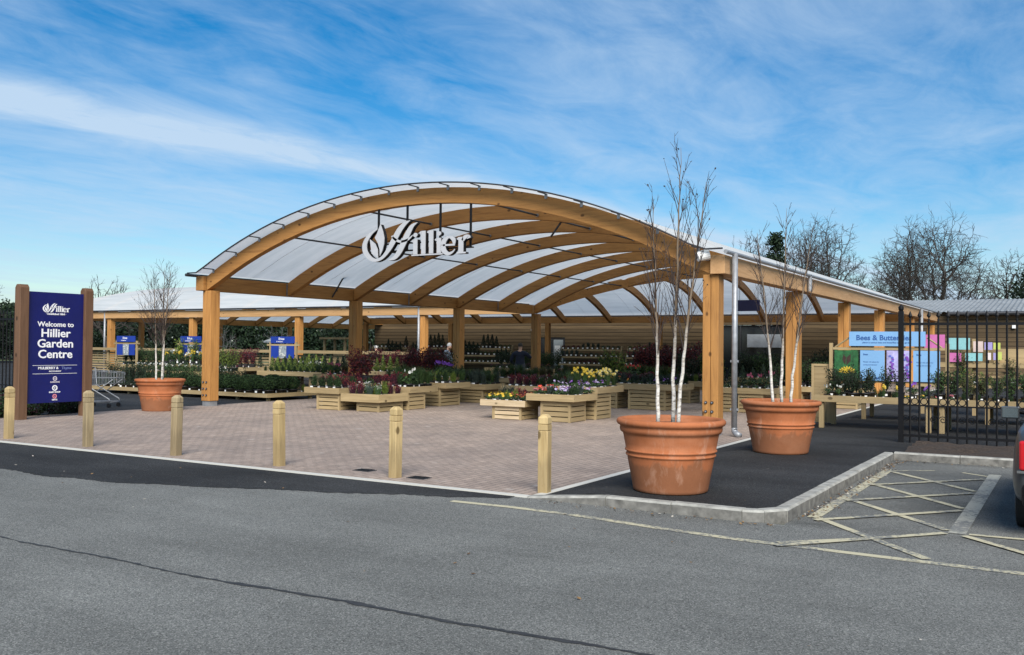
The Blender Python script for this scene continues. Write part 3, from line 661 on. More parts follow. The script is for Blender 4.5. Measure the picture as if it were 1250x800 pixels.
# ------------------------------------------------------------------ railings
def railing(x0,x1,y,z,label,n_post_left=True,sp=.145,h=2.12,scroll=True):
    t=thing('iron_railing',label,'fence',(x0,y,z))
    L=x1-x0
    p=MB().box(-.04,.04,-.04,.04,0,h+.10,BLACK)
    p.tube([(0,0,h+.10),(0,0,h+.14),(0,0,h+.17),(0,0,h+.22)],[.03,.045,.045,.005],BLACK,10); part('post',p,t)
    for zz in (.10,h-.14): part('rail',MB().box(.04,L,-.018,.018,zz,zz+.045,BLACK),t)
    part('rail',MB().box(.04,L,-.012,.012,.62,.645,BLACK),t)
    n=int(L/sp); me=None
    for i in range(1,n+1):
        if me is None:
            b=MB().tube([(0,0,-.02),(0,0,h-.03)],.0175,BLACK,6)
            b.add([(0,0,h+.11),(.035,0,h+.02),(0,.012,h+.02),(-.035,0,h+.02),(0,-.012,h+.02),(0,0,h-.035)],[(0,1,2),(0,2,3),(0,3,4),(0,4,1),(5,2,1),(5,3,2),(5,4,3),(5,1,4)],BLACK)
            me=b.mesh('bar')
        o=link('bar',me,t); o.location=(i*sp,0,0)
    if scroll:
        me=None
        for i in range(n):
            if i%4==3: continue
            if me is None:
                b=MB()
                for k in range(14):
                    a,c=2*PI*k/14,2*PI*(k+1)/14
                    b.tube([(.052*math.cos(a),0,.052*math.sin(a)),(.052*math.cos(c),0,.052*math.sin(c))],.008,BLACK,5)
                me=b.mesh('ring')
            o=link('ring',me,t); o.location=((i+.5)*sp,0,.70)
        me=None
        for i in range(0,n,3):
            if me is None:
                b=MB()
                for sgn in (-1,1):
                    pts=[]
                    for k in range(20):
                        a=k*.5; r=.065*(1-k/24); pts.append((sgn*(.07-r*math.cos(a)),0,r*math.sin(a)))
                    b.tube(pts,.008,BLACK,5)
                me=b.mesh('scroll')
            o=link('scroll',me,t); o.location=((i+1)*sp,0,.40)
railing(17.06,24.5,-.12,FZ,'black wrought iron railing with spear tops and ring band beside the parking bay')
railing(-9.0,-1.2,-4.3,0,'black iron railing partly hidden behind the navy welcome sign',scroll=False,h=2.3)
# ------------------------------------------------------------------ shopping trolley
def trolley(x,y,rz):
    t=thing('shopping_trolley','empty wire shopping trolley parked behind the navy sign','trolley',(x,y,0),rz); r=.012
    fr=MB()
    for s in (-.24,.24):
        fr.tube([(-.42,s,.14),(.34,s,.14),(.30,s,.22),(-.30,s,.55),(-.36,s,1.0)],r*1.3,STEEL,6); fr.tube([(-.05,s,.40),(.40,s,.72)],r,STEEL,6)
    fr.tube([(-.42,-.24,.14),(-.42,.24,.14)],r,STEEL,6); fr.tube([(.34,-.24,.14),(.34,.24,.14)],r,STEEL,6)
    part('frame',fr,t,smooth=True)
    b=MB(); w=.005
    for k in range(9):
        s=k/8; 
        b.tube([(-.30,-.24+.48*s,.55),(.42,-.20+.40*s,.62),(.50,-.20+.40*s,.88)],w,STEEL,4); b.tube([(-.30,-.24+.48*s,.55),(-.34,-.25+.5*s,.95)],w,STEEL,4)
    for k in range(12):
        s=k/11; x0=-.32+.80*s
        for sg in (-1,1): b.tube([(x0,sg*(.24-.04*s),.55+.07*s),(x0-.01,sg*(.25-.04*s),.95-.06*s)],w,STEEL,4)
    for zz in (0,.5,1):
        b.tube([(-.30-.04*zz,-.245,.55+.4*zz),(.42+.07*zz,-.20,.62+.27*zz),(.42+.07*zz,.20,.62+.27*zz),(-.30-.04*zz,.245,.55+.4*zz)],w*1.3,STEEL,4)
    part('basket',b,t)
    part('handle',MB().tube([(-.38,-.26,1.0),(-.38,.26,1.0)],.018,DARKSTEEL,8),t)
    for a in (-.38,.30):
        for s in (-.24,.24): part('wheel',MB().tube([(a,s-.015,.055),(a,s+.015,.055)],.055,BLACK,14),t)
trolley(-1.85,-1.85,rad(25))
# ------------------------------------------------------------------ parked car (only its rear corner shows)
def car(x,y,z):
    t=thing('parked_car','dark grey hatchback parked nose-in at the right edge, rear corner showing','car',(x,y,z))
    PAINT=M('dark_grey_car_paint',(.10,.105,.11),.28,.06,3,metal=.5); RUB=M('tyre_rubber',(.012,.012,.012),.8,.2,10); CHR=M('chrome_trim',(.6,.6,.6),.12,.03,3,metal=1)
    RED=M('red_lamp_lens',(.45,.01,.015),.15,.1,5)
    # sections along y (0 = rear bumper, 3.9 = nose): (y, half width, z bottom, z belt, z roof, half width roof)
    SE=[(-.02,.72,.34,.80,.86,.60),(.0,.80,.27,.88,.98,.62),(.10,.86,.23,.93,1.08,.60),(.28,.885,.22,.95,1.26,.58),(.55,.89,.22,.95,1.42,.57),(1.2,.885,.22,.92,1.47,.58),(2.0,.86,.22,.91,1.45,.58),(2.5,.86,.22,.91,1.32,.57),(2.95,.85,.22,.92,1.02,.60),(3.5,.82,.23,.84,.88,.62),(3.82,.74,.28,.70,.74,.55),(3.9,.62,.34,.60,.62,.45)]
    V=[];Fs=[]
    for (yy,w,zb,zm,zt,wr) in SE:
        V+=[(-w*.9,yy,zb),(-w,yy,zb+.12),(-w*1.01,yy,(zb+zm)/2),(-w*.97,yy,zm-.04),(-w*.93,yy,zm),(-wr,yy,zt-.05),(-wr*.85,yy,zt),(wr*.85,yy,zt),(wr,yy,zt-.05),(w*.93,yy,zm),(w*.97,yy,zm-.04),(w*1.01,yy,(zb+zm)/2),(w,yy,zb+.12),(w*.9,yy,zb)]
    n=14
    for i in range(len(SE)-1):
        for k in range(n): Fs.append((i*n+k,i*n+(k+1)%n,(i+1)*n+(k+1)%n,(i+1)*n+k))
    Fs+=[tuple(reversed(range(n))),tuple(range((len(SE)-1)*n,len(SE)*n))]
    mb=MB(); mb.add(V,Fs,PAINT); o=part('body',mb,t,smooth=True); s=o.modifiers.new('round','SUBSURF'); s.levels=2; s.render_levels=2
    for sx in (-1,1):
        g=MB(); g.add([(sx*.855,.62,.97),(sx*.862,2.45,.96),(sx*.625,2.25,1.32),(sx*.625,.75,1.36)],[(0,1,2,3) if sx>0 else (3,2,1,0)],GLASS); part('side_window',g,t)
        l=MB().box(min(sx*.60,sx*.82),max(sx*.60,sx*.82),-.045,.16,.60,.86,RED); part('tail_lamp',l,t,bev=.02)
        part('lamp_trim',MB().box(min(sx*.585,sx*.835),max(sx*.585,sx*.835),-.04,.14,.575,.598,CHR),t)
        m=MB().tube([(sx*.86,2.35,.97),(sx*.93,2.33,.99)],[.02,.03],BLACK,8); m.box(min(sx*.92,sx*1.10),max(sx*.92,sx*1.10),2.28,2.38,.91,1.04,PAINT); mo=part('door_mirror',m,t,bev=.025)
        part('mirror_glass',MB().box(min(sx*.935,sx*1.085),max(sx*.935,sx*1.085),2.272,2.279,.925,1.025,M('mirror_glass',(.30,.36,.38),.08,.05,3,metal=.9)),mo)
        for wy in (.68,3.15):
            wh=MB().tube([(sx*.70,wy,.30),(sx*.87,wy,.30)],.30,RUB,28); w0=part('wheel',wh,t,bev=.02); part('rim',MB().tube([(sx*.865,wy,.30),(sx*.878,wy,.30)],.19,STEEL,20),w0)
    part('rear_bumper',MB().box(-.80,.80,-.05,.1,.28,.48,BLACK),t,bev=.04); part('rear_window',MB().add([(-.56,.06,1.0),(.56,.06,1.0),(.5,.30,1.30),(-.5,.30,1.30)],[(0,1,2,3)],GLASS),t)
car(19.99,-7.72,0)
#@@PLANTS
# ------------------------------------------------------------------ plants: one mesh set per kind and variant, then copies
def potm(r,h): return MB().lathe([(.001,0),(r*.78,0),(r,h),(r*1.04,h),(r*1.04,h*.9),(r*.9,h*.88),(.001,h*.86)],POTB,10)
def tagm(h,r): 
    mb=MB(); mb.box(-.032,.032,-r*1.05-.014,-r*1.05-.010,h*.45,h*.45+.05,WHITE); return mb
def build_kind(kind,R):
    fo=MB(); fl=None; r,h=.062,.10
    base,_,col=kind.partition(':')
    if base=='box':
        r,h=.15,.16
        for i in range(1500):
            d=Vector((R.gauss(0,1),R.gauss(0,1),R.gauss(0,1))).normalized(); k=R.uniform(.80,1.03)
            fo.leaf(Vector((d.x*.205*k,d.y*.205*k,.34+d.z*.19*k)),.018,LD if R.random()<.7 else LG,R,.7)
    elif base=='heather':
        mats={'green':(LD,LG),'red':(LP,LR),'lime':(LL,LG),'grey':(LB,LD),'pink':(LD,LP),'white':(LG,LB)}[col]
        fl=MB() if col in('pink','white','red') else None
        for i in range(70):
            a=R.uniform(0,6.28); s=R.uniform(0,.085); L=R.uniform(.09,.19)*(1.2-s*3); d=Vector((math.cos(a)*s*3.2,math.sin(a)*s*3.2,1)).normalized(); p=Vector((math.cos(a)*s*.5,math.sin(a)*s*.5,h*.9))
            fo.tube([p,p+d*L],[.004,.0015],mats[0],3,False)
            for j in range(4): fo.leaf(p+d*L*R.uniform(.2,1),.014,mats[R.random()<.4],R,.5)
            if fl is not None and R.random()<.7:
                for j in range(2): fl.leaf(p+d*L*R.uniform(.75,1.08),.009,{'pink':FL['heather'],'white':FL['white'],'red':FL['darkred']}[col],R,.8)
    elif base in('primrose','viola'):
        fl=MB(); ns=9 if base=='primrose' else 8
        for i in range(34):
            a=R.uniform(0,6.28); s=R.uniform(.03,.10); fo.leaf((math.cos(a)*s,math.sin(a)*s,h+.012+R.uniform(0,.05)),.034,LG if R.random()<.55 else LD,R,.55,Vector((math.cos(a)*.6,math.sin(a)*.6,1)).normalized())
        for i in range(ns):
            a=R.uniform(0,6.28); s=R.uniform(0,.075); z=h+R.uniform(.06,.115); rr=.023 if base=='primrose' else .021
            d=Vector((math.cos(a)*.6+R.gauss(0,.2),math.sin(a)*.6-.35,.9)).normalized(); u=d.orthogonal().normalized(); v=d.cross(u); p=Vector((math.cos(a)*s,math.sin(a)*s,z))
            ring=[p]+[p+(u*math.cos(2*PI*k/10)+v*math.sin(2*PI*k/10))*rr*(1 if k%2 else .72)+d*.006 for k in range(10)]
            fl.add(ring,[(0,1+k,1+(k+1)%10) for k in range(10)],FL[col])
            fl.add([p+d*.007+(u*math.cos(2*PI*k/5)+v*math.sin(2*PI*k/5))*.006 for k in range(5)],[(0,1,2,3,4)],FL['yellow'] if col!='yellow' else FL['orange'])
            fo.tube([p-d*.002,Vector((0,0,h))],[.002,.003],LG,3,False)
    elif base=='daffodil':
        fl=MB(); r,h=.07,.11
        for i in range(26):
            a=R.uniform(0,6.28); s=R.uniform(.01,.05); L=R.uniform(.18,.30); p=Vector((math.cos(a)*s,math.sin(a)*s,h)); d=Vector((math.cos(a)*.22,math.sin(a)*.22,1)).normalized(); t=d.cross(Vector((0,0,1))); t=t.normalized()*.008 if t.length>.01 else Vector((.008,0,0))
            fo.add([p-t,p+t,p+d*L+t*.3,p+d*L-t*.3],[(0,1,2,3)],LG)
        for i in range(8):
            a=R.uniform(0,6.28); s=R.uniform(.02,.09); p=Vector((math.cos(a)*s,math.sin(a)*s,h+R.uniform(.22,.34))); d=Vector((R.gauss(0,.5),R.gauss(0,.3)-.9,.25)).normalized(); u=d.orthogonal().normalized(); v=d.cross(u)
            ring=[p]+[p+(u*math.cos(2*PI*k/12)+v*math.sin(2*PI*k/12))*(.038 if k%2 else .018) for k in range(12)]
            fl.add(ring,[(0,1+k,1+(k+1)%12) for k in range(12)],FL[col]); fl.tube([p,p+d*.028],[.010,.016],FL['yellow'],7)
            fo.tube([p,Vector((p.x*.4,p.y*.4,h))],[.003,.004],LG,3,False)
    elif base=='conifer':
        r,h=.085,.13; m=(LC,LD) if col=='dark' else (LL,LG)
        for i in range(520):
            z=R.random()**1.3; rr=.13*(1-z)+.02; a=R.uniform(0,6.28); q=R.uniform(.6,1)
            fo.leaf((math.cos(a)*rr*q,math.sin(a)*rr*q,h+.01+z*.42),.020,m[R.random()<.35],R,.5,Vector((math.cos(a),math.sin(a),.6)).normalized())
        fo.tube([(0,0,h),(0,0,h+.36)],[.012,.004],BARK,5)
    elif base=='shrub':
        r,h=.13,.2; m={'red':(LR,LP),'green':(LG,LD),'dark':(LD,LC),'olive':(LO,LG),'lime':(LL,LG)}[col]
        for b in range(16):
            a=R.uniform(0,6.28); L=R.uniform(.35,.62); d=Vector((math.cos(a)*R.uniform(.1,.55),math.sin(a)*R.uniform(.1,.55),1)).normalized(); p=Vector((0,0,h))
            fo.tube([p,p+d*L],[.007,.003],BARK,4,False)
            for j in range(30): fo.leaf(p+d*L*R.uniform(.15,1.05)+Vector((R.gauss(0,.04),R.gauss(0,.04),R.gauss(0,.03))),.028,m[R.random()<.35],R,.5)
    elif base=='grass':
        m={'green':LG,'blue':LB,'olive':LO}[col]; r,h=.08,.12
        for i in range(110):
            a=R.uniform(0,6.28); s=R.uniform(.1,.7); L=R.uniform(.18,.36); p=Vector((R.gauss(0,.02),R.gauss(0,.02),h*.9)); d=Vector((math.cos(a)*s,math.sin(a)*s,1)).normalized(); q=p+d*L*.6; e=q+Vector((d.x*1.5,d.y*1.5,d.z*.5)).normalized()*L*.4
            t=Vector((-math.sin(a),math.cos(a),0))*.004; fo.add([p-t,p+t,q+t,q-t,e],[(0,1,2,3),(3,2,4)],m)
    elif base=='hellebore':
        fl=MB(); r,h=.09,.13
        for i in range(42):
            a=R.uniform(0,6.28); s=R.uniform(.05,.17); fo.leaf((math.cos(a)*s,math.sin(a)*s,h+.16-s*.5+R.uniform(-.03,.04)),.045,LD if R.random()<.7 else LG,R,.4,Vector((math.cos(a)*.7,math.sin(a)*.7,1)).normalized())
            if i%3==0: fo.tube([(0,0,h),(math.cos(a)*s,math.sin(a)*s,h+.15-s*.5)],[.004,.003],LG,3,False)
        for i in range(7):
            a=R.uniform(0,6.28); s=R.uniform(0,.12); p=Vector((math.cos(a)*s,math.sin(a)*s,h+R.uniform(.2,.28))); d=Vector((math.cos(a),math.sin(a)-.4,-.1)).normalized(); u=d.orthogonal().normalized(); v=d.cross(u)
            fl.add([p]+[p+(u*math.cos(2*PI*k/5)+v*math.sin(2*PI*k/5))*.032+d*.012 for k in range(5)],[(0,1+k,1+(k+1)%5) for k in range(5)],FL[col])
            fo.tube([p,Vector((0,0,h))],[.0025,.003],LG,3,False)
    elif base=='alpine':
        r,h=.05,.09; m={'green':(LG,LD),'grey':(LB,LG),'red':(LP,LR),'lime':(LL,LG)}[col]
        for i in range(60):
            d=Vector((R.gauss(0,1),R.gauss(0,1),abs(R.gauss(0,1)))).normalized(); fo.leaf(Vector((d.x*.07,d.y*.07,h+d.z*.06*R.uniform(.6,1.5))),.020,m[R.random()<.4],R,.6)
    return potm(r,h),fo,fl,tagm(h,r)
NAMES={'box':'box_ball_shrub','heather':'heather_plant','primrose':'primrose_plant','viola':'viola_plant','daffodil':'daffodil_plant','conifer':'dwarf_conifer','shrub':'potted_shrub','grass':'grass_plant','hellebore':'hellebore_plant','alpine':'alpine_plant'}
DESC={'box':'clipped dark box ball','heather:green':'green heather','heather:red':'dark red heather','heather:lime':'lime green heather','heather:grey':'grey-green heather','heather:pink':'dusky pink heather','heather:white':'white-flecked heather','conifer:dark':'dark dwarf conifer','conifer:lime':'lime dwarf conifer',
 'shrub:red':'red-leaved shrub','shrub:green':'green shrub','shrub:dark':'dark evergreen shrub','shrub:olive':'olive shrub','shrub:lime':'lime shrub','grass:green':'green grass tuft','grass:blue':'blue-green grass tuft','grass:olive':'olive grass tuft','daffodil:yellow':'yellow daffodils','daffodil:cream':'cream daffodils',
 'alpine:green':'small green alpine','alpine:grey':'small grey alpine','alpine:red':'small purple alpine','alpine:lime':'small lime alpine'}
CAT={'box':'shrub','heather':'heather','primrose':'primrose','viola':'viola','daffodil':'daffodil','conifer':'conifer','shrub':'shrub','grass':'grass plant','hellebore':'hellebore','alpine':'alpine plant'}
KC={}
def kindmesh(kind,var,near):
    k=(kind,var,near)
    if k not in KC:
        R=random.Random(hash_(kind)+var*17); pot,fo,fl,tg=build_kind(kind,R)
        if near: KC[k]=[('pot',pot.mesh('pot',True)),('foliage',fo.mesh('foliage'))]+([('flowers',fl.mesh('flowers'))] if fl else [])+[('price_label',tg.mesh('price_label'))]
        else:
            a=MB().join(pot).join(fo)
            if fl: a.join(fl)
            a.join(tg); KC[k]=a.mesh(NAMES[kind.partition(':')[0]])
    return KC[k]
def hash_(s): return sum((i+1)*ord(c) for i,c in enumerate(s))
def plant(kind,loc,near,label,group,scale=1.0,rz=None):
    base,_,col=kind.partition(':'); var=rng.randint(0,2); me=kindmesh(kind,var,near); s=scale*rng.uniform(.9,1.12)
    rz=rng.uniform(-.35,.35)
    if near:
        o=thing(NAMES[base],label,CAT[base],loc,rz,group); o.scale=(s,s,s*rng.uniform(.93,1.1))
        for n,m in me: link(n,m,o)
    else:
        o=link(NAMES[base],me); o.location=loc; o.rotation_euler=(0,0,rz); o.scale=(s,s,s*rng.uniform(.93,1.1)); tag(o,label,CAT[base],group)
    return o
ROWS=['front row','second row','third row','fourth row','fifth row','sixth row','seventh row']
def desc(kind):
    b,_,c=kind.partition(':')
    return DESC.get(kind) or f"{ {'darkred':'dark red'}.get(c,c)} {b}"
def fill(x0,x1,y0,y1,z,pitch,rows,phrase,group,near,scale=1.0,pitchy=None):
    """rows: list (front to back) of kinds; a row may be a list of kinds spread left to right"""
    n=max(1,int((x1-x0)/pitch)); ny=len(rows); py=(y1-y0)/ny
    for j,row in enumerate(rows):
        row=row if isinstance(row,list) else [row]
        for i in range(n):
            kind=row[min(len(row)-1,int(i*len(row)/n))]
            x=x0+(x1-x0)*(i+.5)/n+rng.uniform(-.02,.02); y=y0+py*(j+.5)+rng.uniform(-.02,.02)
            lab=f"{desc(kind)}, {ORD[min(i,19)]} from left, {ROWS[min(j,6)]}, {phrase}"
            plant(kind,(x,y,z),near,lab,group,scale)
def tray(mb,x0,x1,y0,y1,z0,z1,mx=PX,my=PY):
    t=.024
    mb.box(x0,x1,y0,y0+t,z0,z1,mx); mb.box(x0,x1,y1-t,y1,z0,z1,mx); mb.box(x0,x0+t,y0+t+.001,y1-t-.001,z0,z1,my); mb.box(x1-t,x1,y0+t+.001,y1-t-.001,z0,z1,my); mb.box(x0+t,x1-t,y0+t,y1-t,z0+.01,z0+.035,mx)
    return mb
def crate(x0,x1,y0,y1,z0,z1,mx=PX,my=PY):
    mb=MB(); p=.05; H_=z1-z0; n=max(2,round(H_/.105)); hh=H_/n
    for x in (x0,x1-p):
        for y in (y0,y1-p): mb.box(x,x+p,y,y+p,z0,z1,PZ)
    for k in range(n):
        a=z0+k*hh+.012; b=z0+(k+1)*hh-.010
        mb.box(x0+.004,x1-.004,y0-.018,y0-.001,a,b,mx); mb.box(x0+.004,x1-.004,y1+.001,y1+.018,a,b,mx)
        mb.box(x0-.018,x0-.001,y0-.018,y1+.018,a,b,my); mb.box(x1+.001,x1+.018,y0-.018,y1+.018,a,b,my)
    mb.box(x0+.02,x1-.02,y0+.02,y1-.02,z0+.02,z0+.035,mx); mb.box(x0-.02,x0-.001+.05,y0-.02,y0+.03,z0,z1-.001,PZ); mb.box(x1-.03,x1+.02,y0-.02,y0+.03,z0,z1-.001,PZ); mb.box(x1-.03,x1+.02,y1-.03,y1+.02,z0,z1-.001,PZ)
    return mb
def table(x0,x1,y0,y1,z0,z1,crates,label,mx=PX,legs=None,group='timber display tables in the plant area',zg=ZP):
    t=thing('display_table',label,'display table',(0,0,0),0,group)
    part('tray',tray(MB(),x0,x1,y0,y1,z0,z1,mx),t,bev=.004)
    for c in crates: part('crate_base',crate(c[0],c[1],c[2],c[3],zg,z0-.002,mx),t)
    for (lx,ly) in (legs or []): part('leg',MB().box(lx-.045,lx+.045,ly-.045,ly+.045,zg,z0-.001,PZ),t,bev=.004)
    return t
# --- tray A: box balls left of the front post
table(-4.65,-.5,2.55,4.65,.10,.22,[],'very low timber tray of box balls beside the left canopy post',legs=[(x,y) for x in (-4.4,-3.1,-1.9,-.65) for y in (2.75,4.5)],zg=0)
fill(-4.55,-.55,2.6,4.6,.14,.40,['box','box','box',['shrub:dark','box','box','heather:lime']],'low tray by left post','clipped box balls on the low tray',True,1.0)
table(-8.9,-4.85,2.55,4.3,.10,.22,[],'low timber tray of dark plants behind the left planter',legs=[(x,y) for x in (-8.7,-6.9,-5.0) for y in (2.75,4.1)],zg=0)
fill(-8.8,-4.95,2.6,4.25,.14,.36,['conifer:dark',['shrub:dark','box'],['shrub:dark','shrub:green']],'low tray behind left planter','dark plants on the low tray behind the planter',True,1.0)
# --- left benches on legs
table(-10.2,-5.2,4.7,6.1,.56,.70,[],'long leggy timber bench of mixed green plants behind the trolley',legs=[(x,y) for x in (-10,-8.6,-7.1,-5.4) for y in (4.85,5.95)],zg=0)
fill(-10.1,-5.3,4.8,6.0,.60,.30,[['alpine:green','hellebore:white','alpine:lime'],['hellebore:white','grass:green','conifer:dark'],['conifer:dark','hellebore:white']],'bench behind the trolley','green plants on the bench behind the trolley',True,.8)
table(-5.6,-4.7,4.7,5.6,.60,.74,[(-5.45,-4.85,4.85,5.45)],'small raised crate table left of the front canopy post',zg=0)
fill(-5.5,-4.75,4.75,5.55,.64,.25,['primrose:white','shrub:lime'],'small table left of front post','plants on the small raised table',True,1.0)
table(-4.5,-1.1,6.0,7.3,.60,.75,[(-4.2,-3.4,6.15,7.1),(-2.2,-1.4,6.15,7.1)],'raised tray of lime and white-tagged plants behind the box balls',zg=0)
fill(-4.4,-1.2,6.05,7.25,.64,.25,['heather:green',['conifer:lime','conifer:lime','grass:green'],['heather:lime','hellebore:white','heather:red'],['conifer:dark']],'raised tray behind box balls','plants on the raised tray behind the box balls',True,1.0)
table(-1.0,-.25,5.0,6.1,.60,.74,[(-.9,-.4,5.1,5.9)],'narrow raised tray left of the second canopy post',zg=0)
fill(-.95,-.3,5.05,6.05,.64,.22,['grass:green','hellebore:pink','grass:olive'],'narrow tray by second post','plants on the narrow tray by the second post',True,1.0)
# --- stepped island one
table(2.64,3.80,.75,1.95,.42,.57,[(3.02,3.74,.85,1.8)],'left raised tray of the front stepped island, on a slatted crate')
fill(2.7,3.75,.8,1.9,.46,.25,['heather:green','heather:red','heather:green','heather:red'],'left tray of front island','plants on the front island left tray',True,1.4)
table(3.84,5.05,.78,1.98,.25,.45,[(4.28,4.94,.92,1.85)],'low front tray of the left stepped island, on a slatted crate')
fill(3.9,5.0,.84,1.92,.29,.24,[['heather:red','heather:red','heather:grey','heather:white'],['heather:white','heather:lime'],['heather:red'],['heather:green','heather:red']],'low tray of front island','plants on the low front island tray',True,1.4)
table(3.70,5.06,2.02,3.25,.44,.60,[(4.3,4.98,2.06,2.75)],'raised rear tray of the left stepped island with primroses')
fill(3.75,5.0,2.08,3.2,.48,.24,[['heather:red','heather:red','heather:green','hellebore:white'],['heather:red','heather:green','heather:green'],['heather:red','grass:green'],'grass:green'],'rear tray of front island','plants on the front island rear tray',True,1.4)
# --- island two
table(3.10,3.84,5.6,6.6,.58,.74,[(3.12,3.80,5.66,6.4)],'small raised tray at the left of the second island')
fill(3.15,3.8,5.65,6.55,.62,.2,['hellebore:purple','heather:grey','heather:green'],'left tray of second island','plants on the second island left tray',True,1.3)
table(3.88,5.05,5.6,6.7,.40,.56,[(4.1,4.9,5.7,6.5)],'low tray of grey-leaved plants in the second island')
fill(3.92,5.0,5.65,6.65,.44,.25,[['alpine:grey','grass:blue'],['grass:blue','alpine:grey'],['grass:green'],['grass:blue']],'low tray of second island','plants on the second island low tray',True,1.3)
# --- island three (centre front)
table(7.94,9.12,.85,1.85,.31,.45,[(8.24,8.96,.95,1.7)],'pale low tray of yellow and dark red primroses',mx=PLIGHT)
fill(8.0,9.08,.9,1.8,.35,.18,[['primrose:yellow','primrose:yellow','primrose:darkred'],['primrose:yellow','heather:lime','primrose:darkred'],['primrose:yellow','primrose:darkred','primrose:darkred'],['grass:blue','heather:red','primrose:orange']],'pale low primrose tray','primroses on the pale low tray',True,1.1)
table(9.15,10.35,.85,2.0,.47,.62,[(9.48,10.18,.98,1.7)],'corner crate table of red primroses and violas, nearest the big planter')
fill(9.2,10.3,.9,1.95,.51,.18,[['primrose:pink','heather:grey','viola:lilac','heather:green'],['primrose:red','heather:grey','viola:lilac','heather:green'],['primrose:darkred','viola:white','viola:purple','heather:grey'],['primrose:red','viola:lilac','viola:purple','viola:lilac'],['viola:lilac','viola:purple','viola:purple']],'corner primrose table','primroses and violas on the corner table',True,1.1)
table(9.0,10.32,2.05,3.5,.60,.75,[(9.5,10.26,2.1,2.85)],'tall crate table of daffodils and violas behind the corner table')
fill(9.05,10.28,2.1,3.45,.64,.19,[['viola:lilac','viola:purple','viola:lilac'],['heather:grey','viola:purple','viola:purple'],['grass:green','daffodil:yellow','daffodil:cream'],['daffodil:yellow','daffodil:cream','daffodil:cream']],'daffodil table behind corner table','plants on the daffodil table',True,1.05)
# --- island four: pansies behind
table(8.44,10.70,6.0,7.3,.54,.70,[(9.32,10.35,6.08,6.9),(8.5,8.95,6.1,6.9)],'long raised tray of grey-purple violas behind the daffodils')
fill(8.5,10.65,6.05,7.25,.58,.23,[['heather:grey','alpine:grey','viola:purple'],['viola:orange','heather:grey','heather:grey'],['heather:pink','heather:grey'],['heather:red','heather:green']],'long tray behind daffodils','plants on the long viola tray',True,1.3)
table(8.9,10.5,9.6,10.9,.52,.68,[(9.0,9.7,9.7,10.5)],'tray of green and pink plants, fourth island back on the right')
fill(8.95,10.45,9.65,10.85,.56,.25,[['heather:pink','heather:lime'],['heather:green','heather:pink'],['shrub:dark','shrub:lime']],'fourth island on the right','plants on the fourth right island',False,1.1)
table(9.9,11.2,12.8,14.0,.58,.74,[(10.0,10.6,12.9,13.8)],'raised crate table seen just right of the front right post')
fill(9.95,11.15,12.85,13.95,.62,.25,['heather:grey',['shrub:dark','shrub:green'],'shrub:dark'],'table right of front right post','plants on the table right of the post',False,1.0)
# --- fillers deeper under the canopy
def deep(x0,x1,y0,y1,rows,lab,phr,pitch=.28,z=.5,scale=1.1):
    table(x0,x1,y0,y1,z,z+.15,[(x0+.25,x0+.9,y0+.08,y1-.2),(x1-.9,x1-.25,y0+.08,y1-.2)],lab,group='deeper display tables under the canopy')
    fill(x0+.05,x1-.05,y0+.05,y1-.05,z+.04,pitch,rows,phr,'plants on deeper tables, '+phr,False,scale)
deep(.6,2.5,6.6,8.0,['alpine:red',['shrub:red'],['shrub:red','shrub:olive']],'deep table of tall red-leaved shrubs right of the second post','red shrub table',.34,.42,1.25)
deep(2.9,5.1,8.6,10.0,['grass:green',['grass:green','grass:olive'],['heather:green','grass:olive']],'deep table of green grasses behind the second island','grass table',.30,.5,1.25)
deep(5.6,7.6,8.6,10.2,[['heather:grey','heather:white'],['heather:green','heather:pink'],['heather:red','shrub:lime']],'deep table of mixed heathers in the middle aisle','middle aisle heather table',.25,.5,1.2)
deep(5.9,8.3,13.2,14.8,[['heather:lime','heather:red'],['heather:green','heather:lime'],['shrub:red'],['shrub:red']],'deep table with a big red-leaved shrub bank','red shrub bank',.32,.5,1.5)
deep(2.4,5.0,12.6,14.2,[['heather:pink','heather:grey'],['grass:green'],['heather:green','grass:green']],'deep table of green grasses right of the third post','green shrub table',.3,.5,1.1)
deep(8.6,11.0,17.2,18.8,[['heather:pink','primrose:yellow'],['heather:red'],['shrub:olive']],'deep table of pink heathers toward the back wall','back pink heather table',.3,.5,1.1)
deep(4.6,7.4,18.4,20.0,[['alpine:grey'],['alpine:red','alpine:grey'],['conifer:dark']],'deep table of small dark plants toward the back wall','back table of small dark plants',.3,.5,1.1)
deep(-3.6,-.6,10.0,11.4,[['heather:lime','alpine:red'],['conifer:lime','grass:green'],['shrub:red','conifer:dark']],'outdoor table of mixed shrubs left of the third post','mixed shrub table left of third post',.3,.55,1.1)
deep(-8.6,-5.0,10.2,11.6,[['grass:green','conifer:lime'],['conifer:dark','heather:green'],['conifer:dark']],'outdoor table of green shrubs before the timber screen','green shrub table before the screen',.33,.55,1.1)
deep(-13.4,-9.4,10.0,11.4,[['grass:olive','alpine:red'],['shrub:olive','shrub:red'],['conifer:dark']],'outdoor table of olive shrubs under the left blue sign','olive shrub table under left blue sign',.36,.55,1.1)
deep(-17.5,-14,10.0,11.2,[['shrub:green'],['shrub:dark','shrub:green']],'outdoor table of green shrubs at the far left','green shrub table at far left',.4,.55,1.0)
deep(-4.5,-1.0,20.5,22.0,[['heather:pink'],['heather:grey','shrub:green'],['shrub:dark']],'table of heathers in the cross aisle near the back','cross aisle heather table',.33,.5,1.1)
deep(10.4,12.8,20.6,22.0,[['shrub:dark'],['shrub:dark','shrub:green']],'table of dark evergreens in front of the glass entrance','dark evergreen table by entrance',.36,.5,1.3)
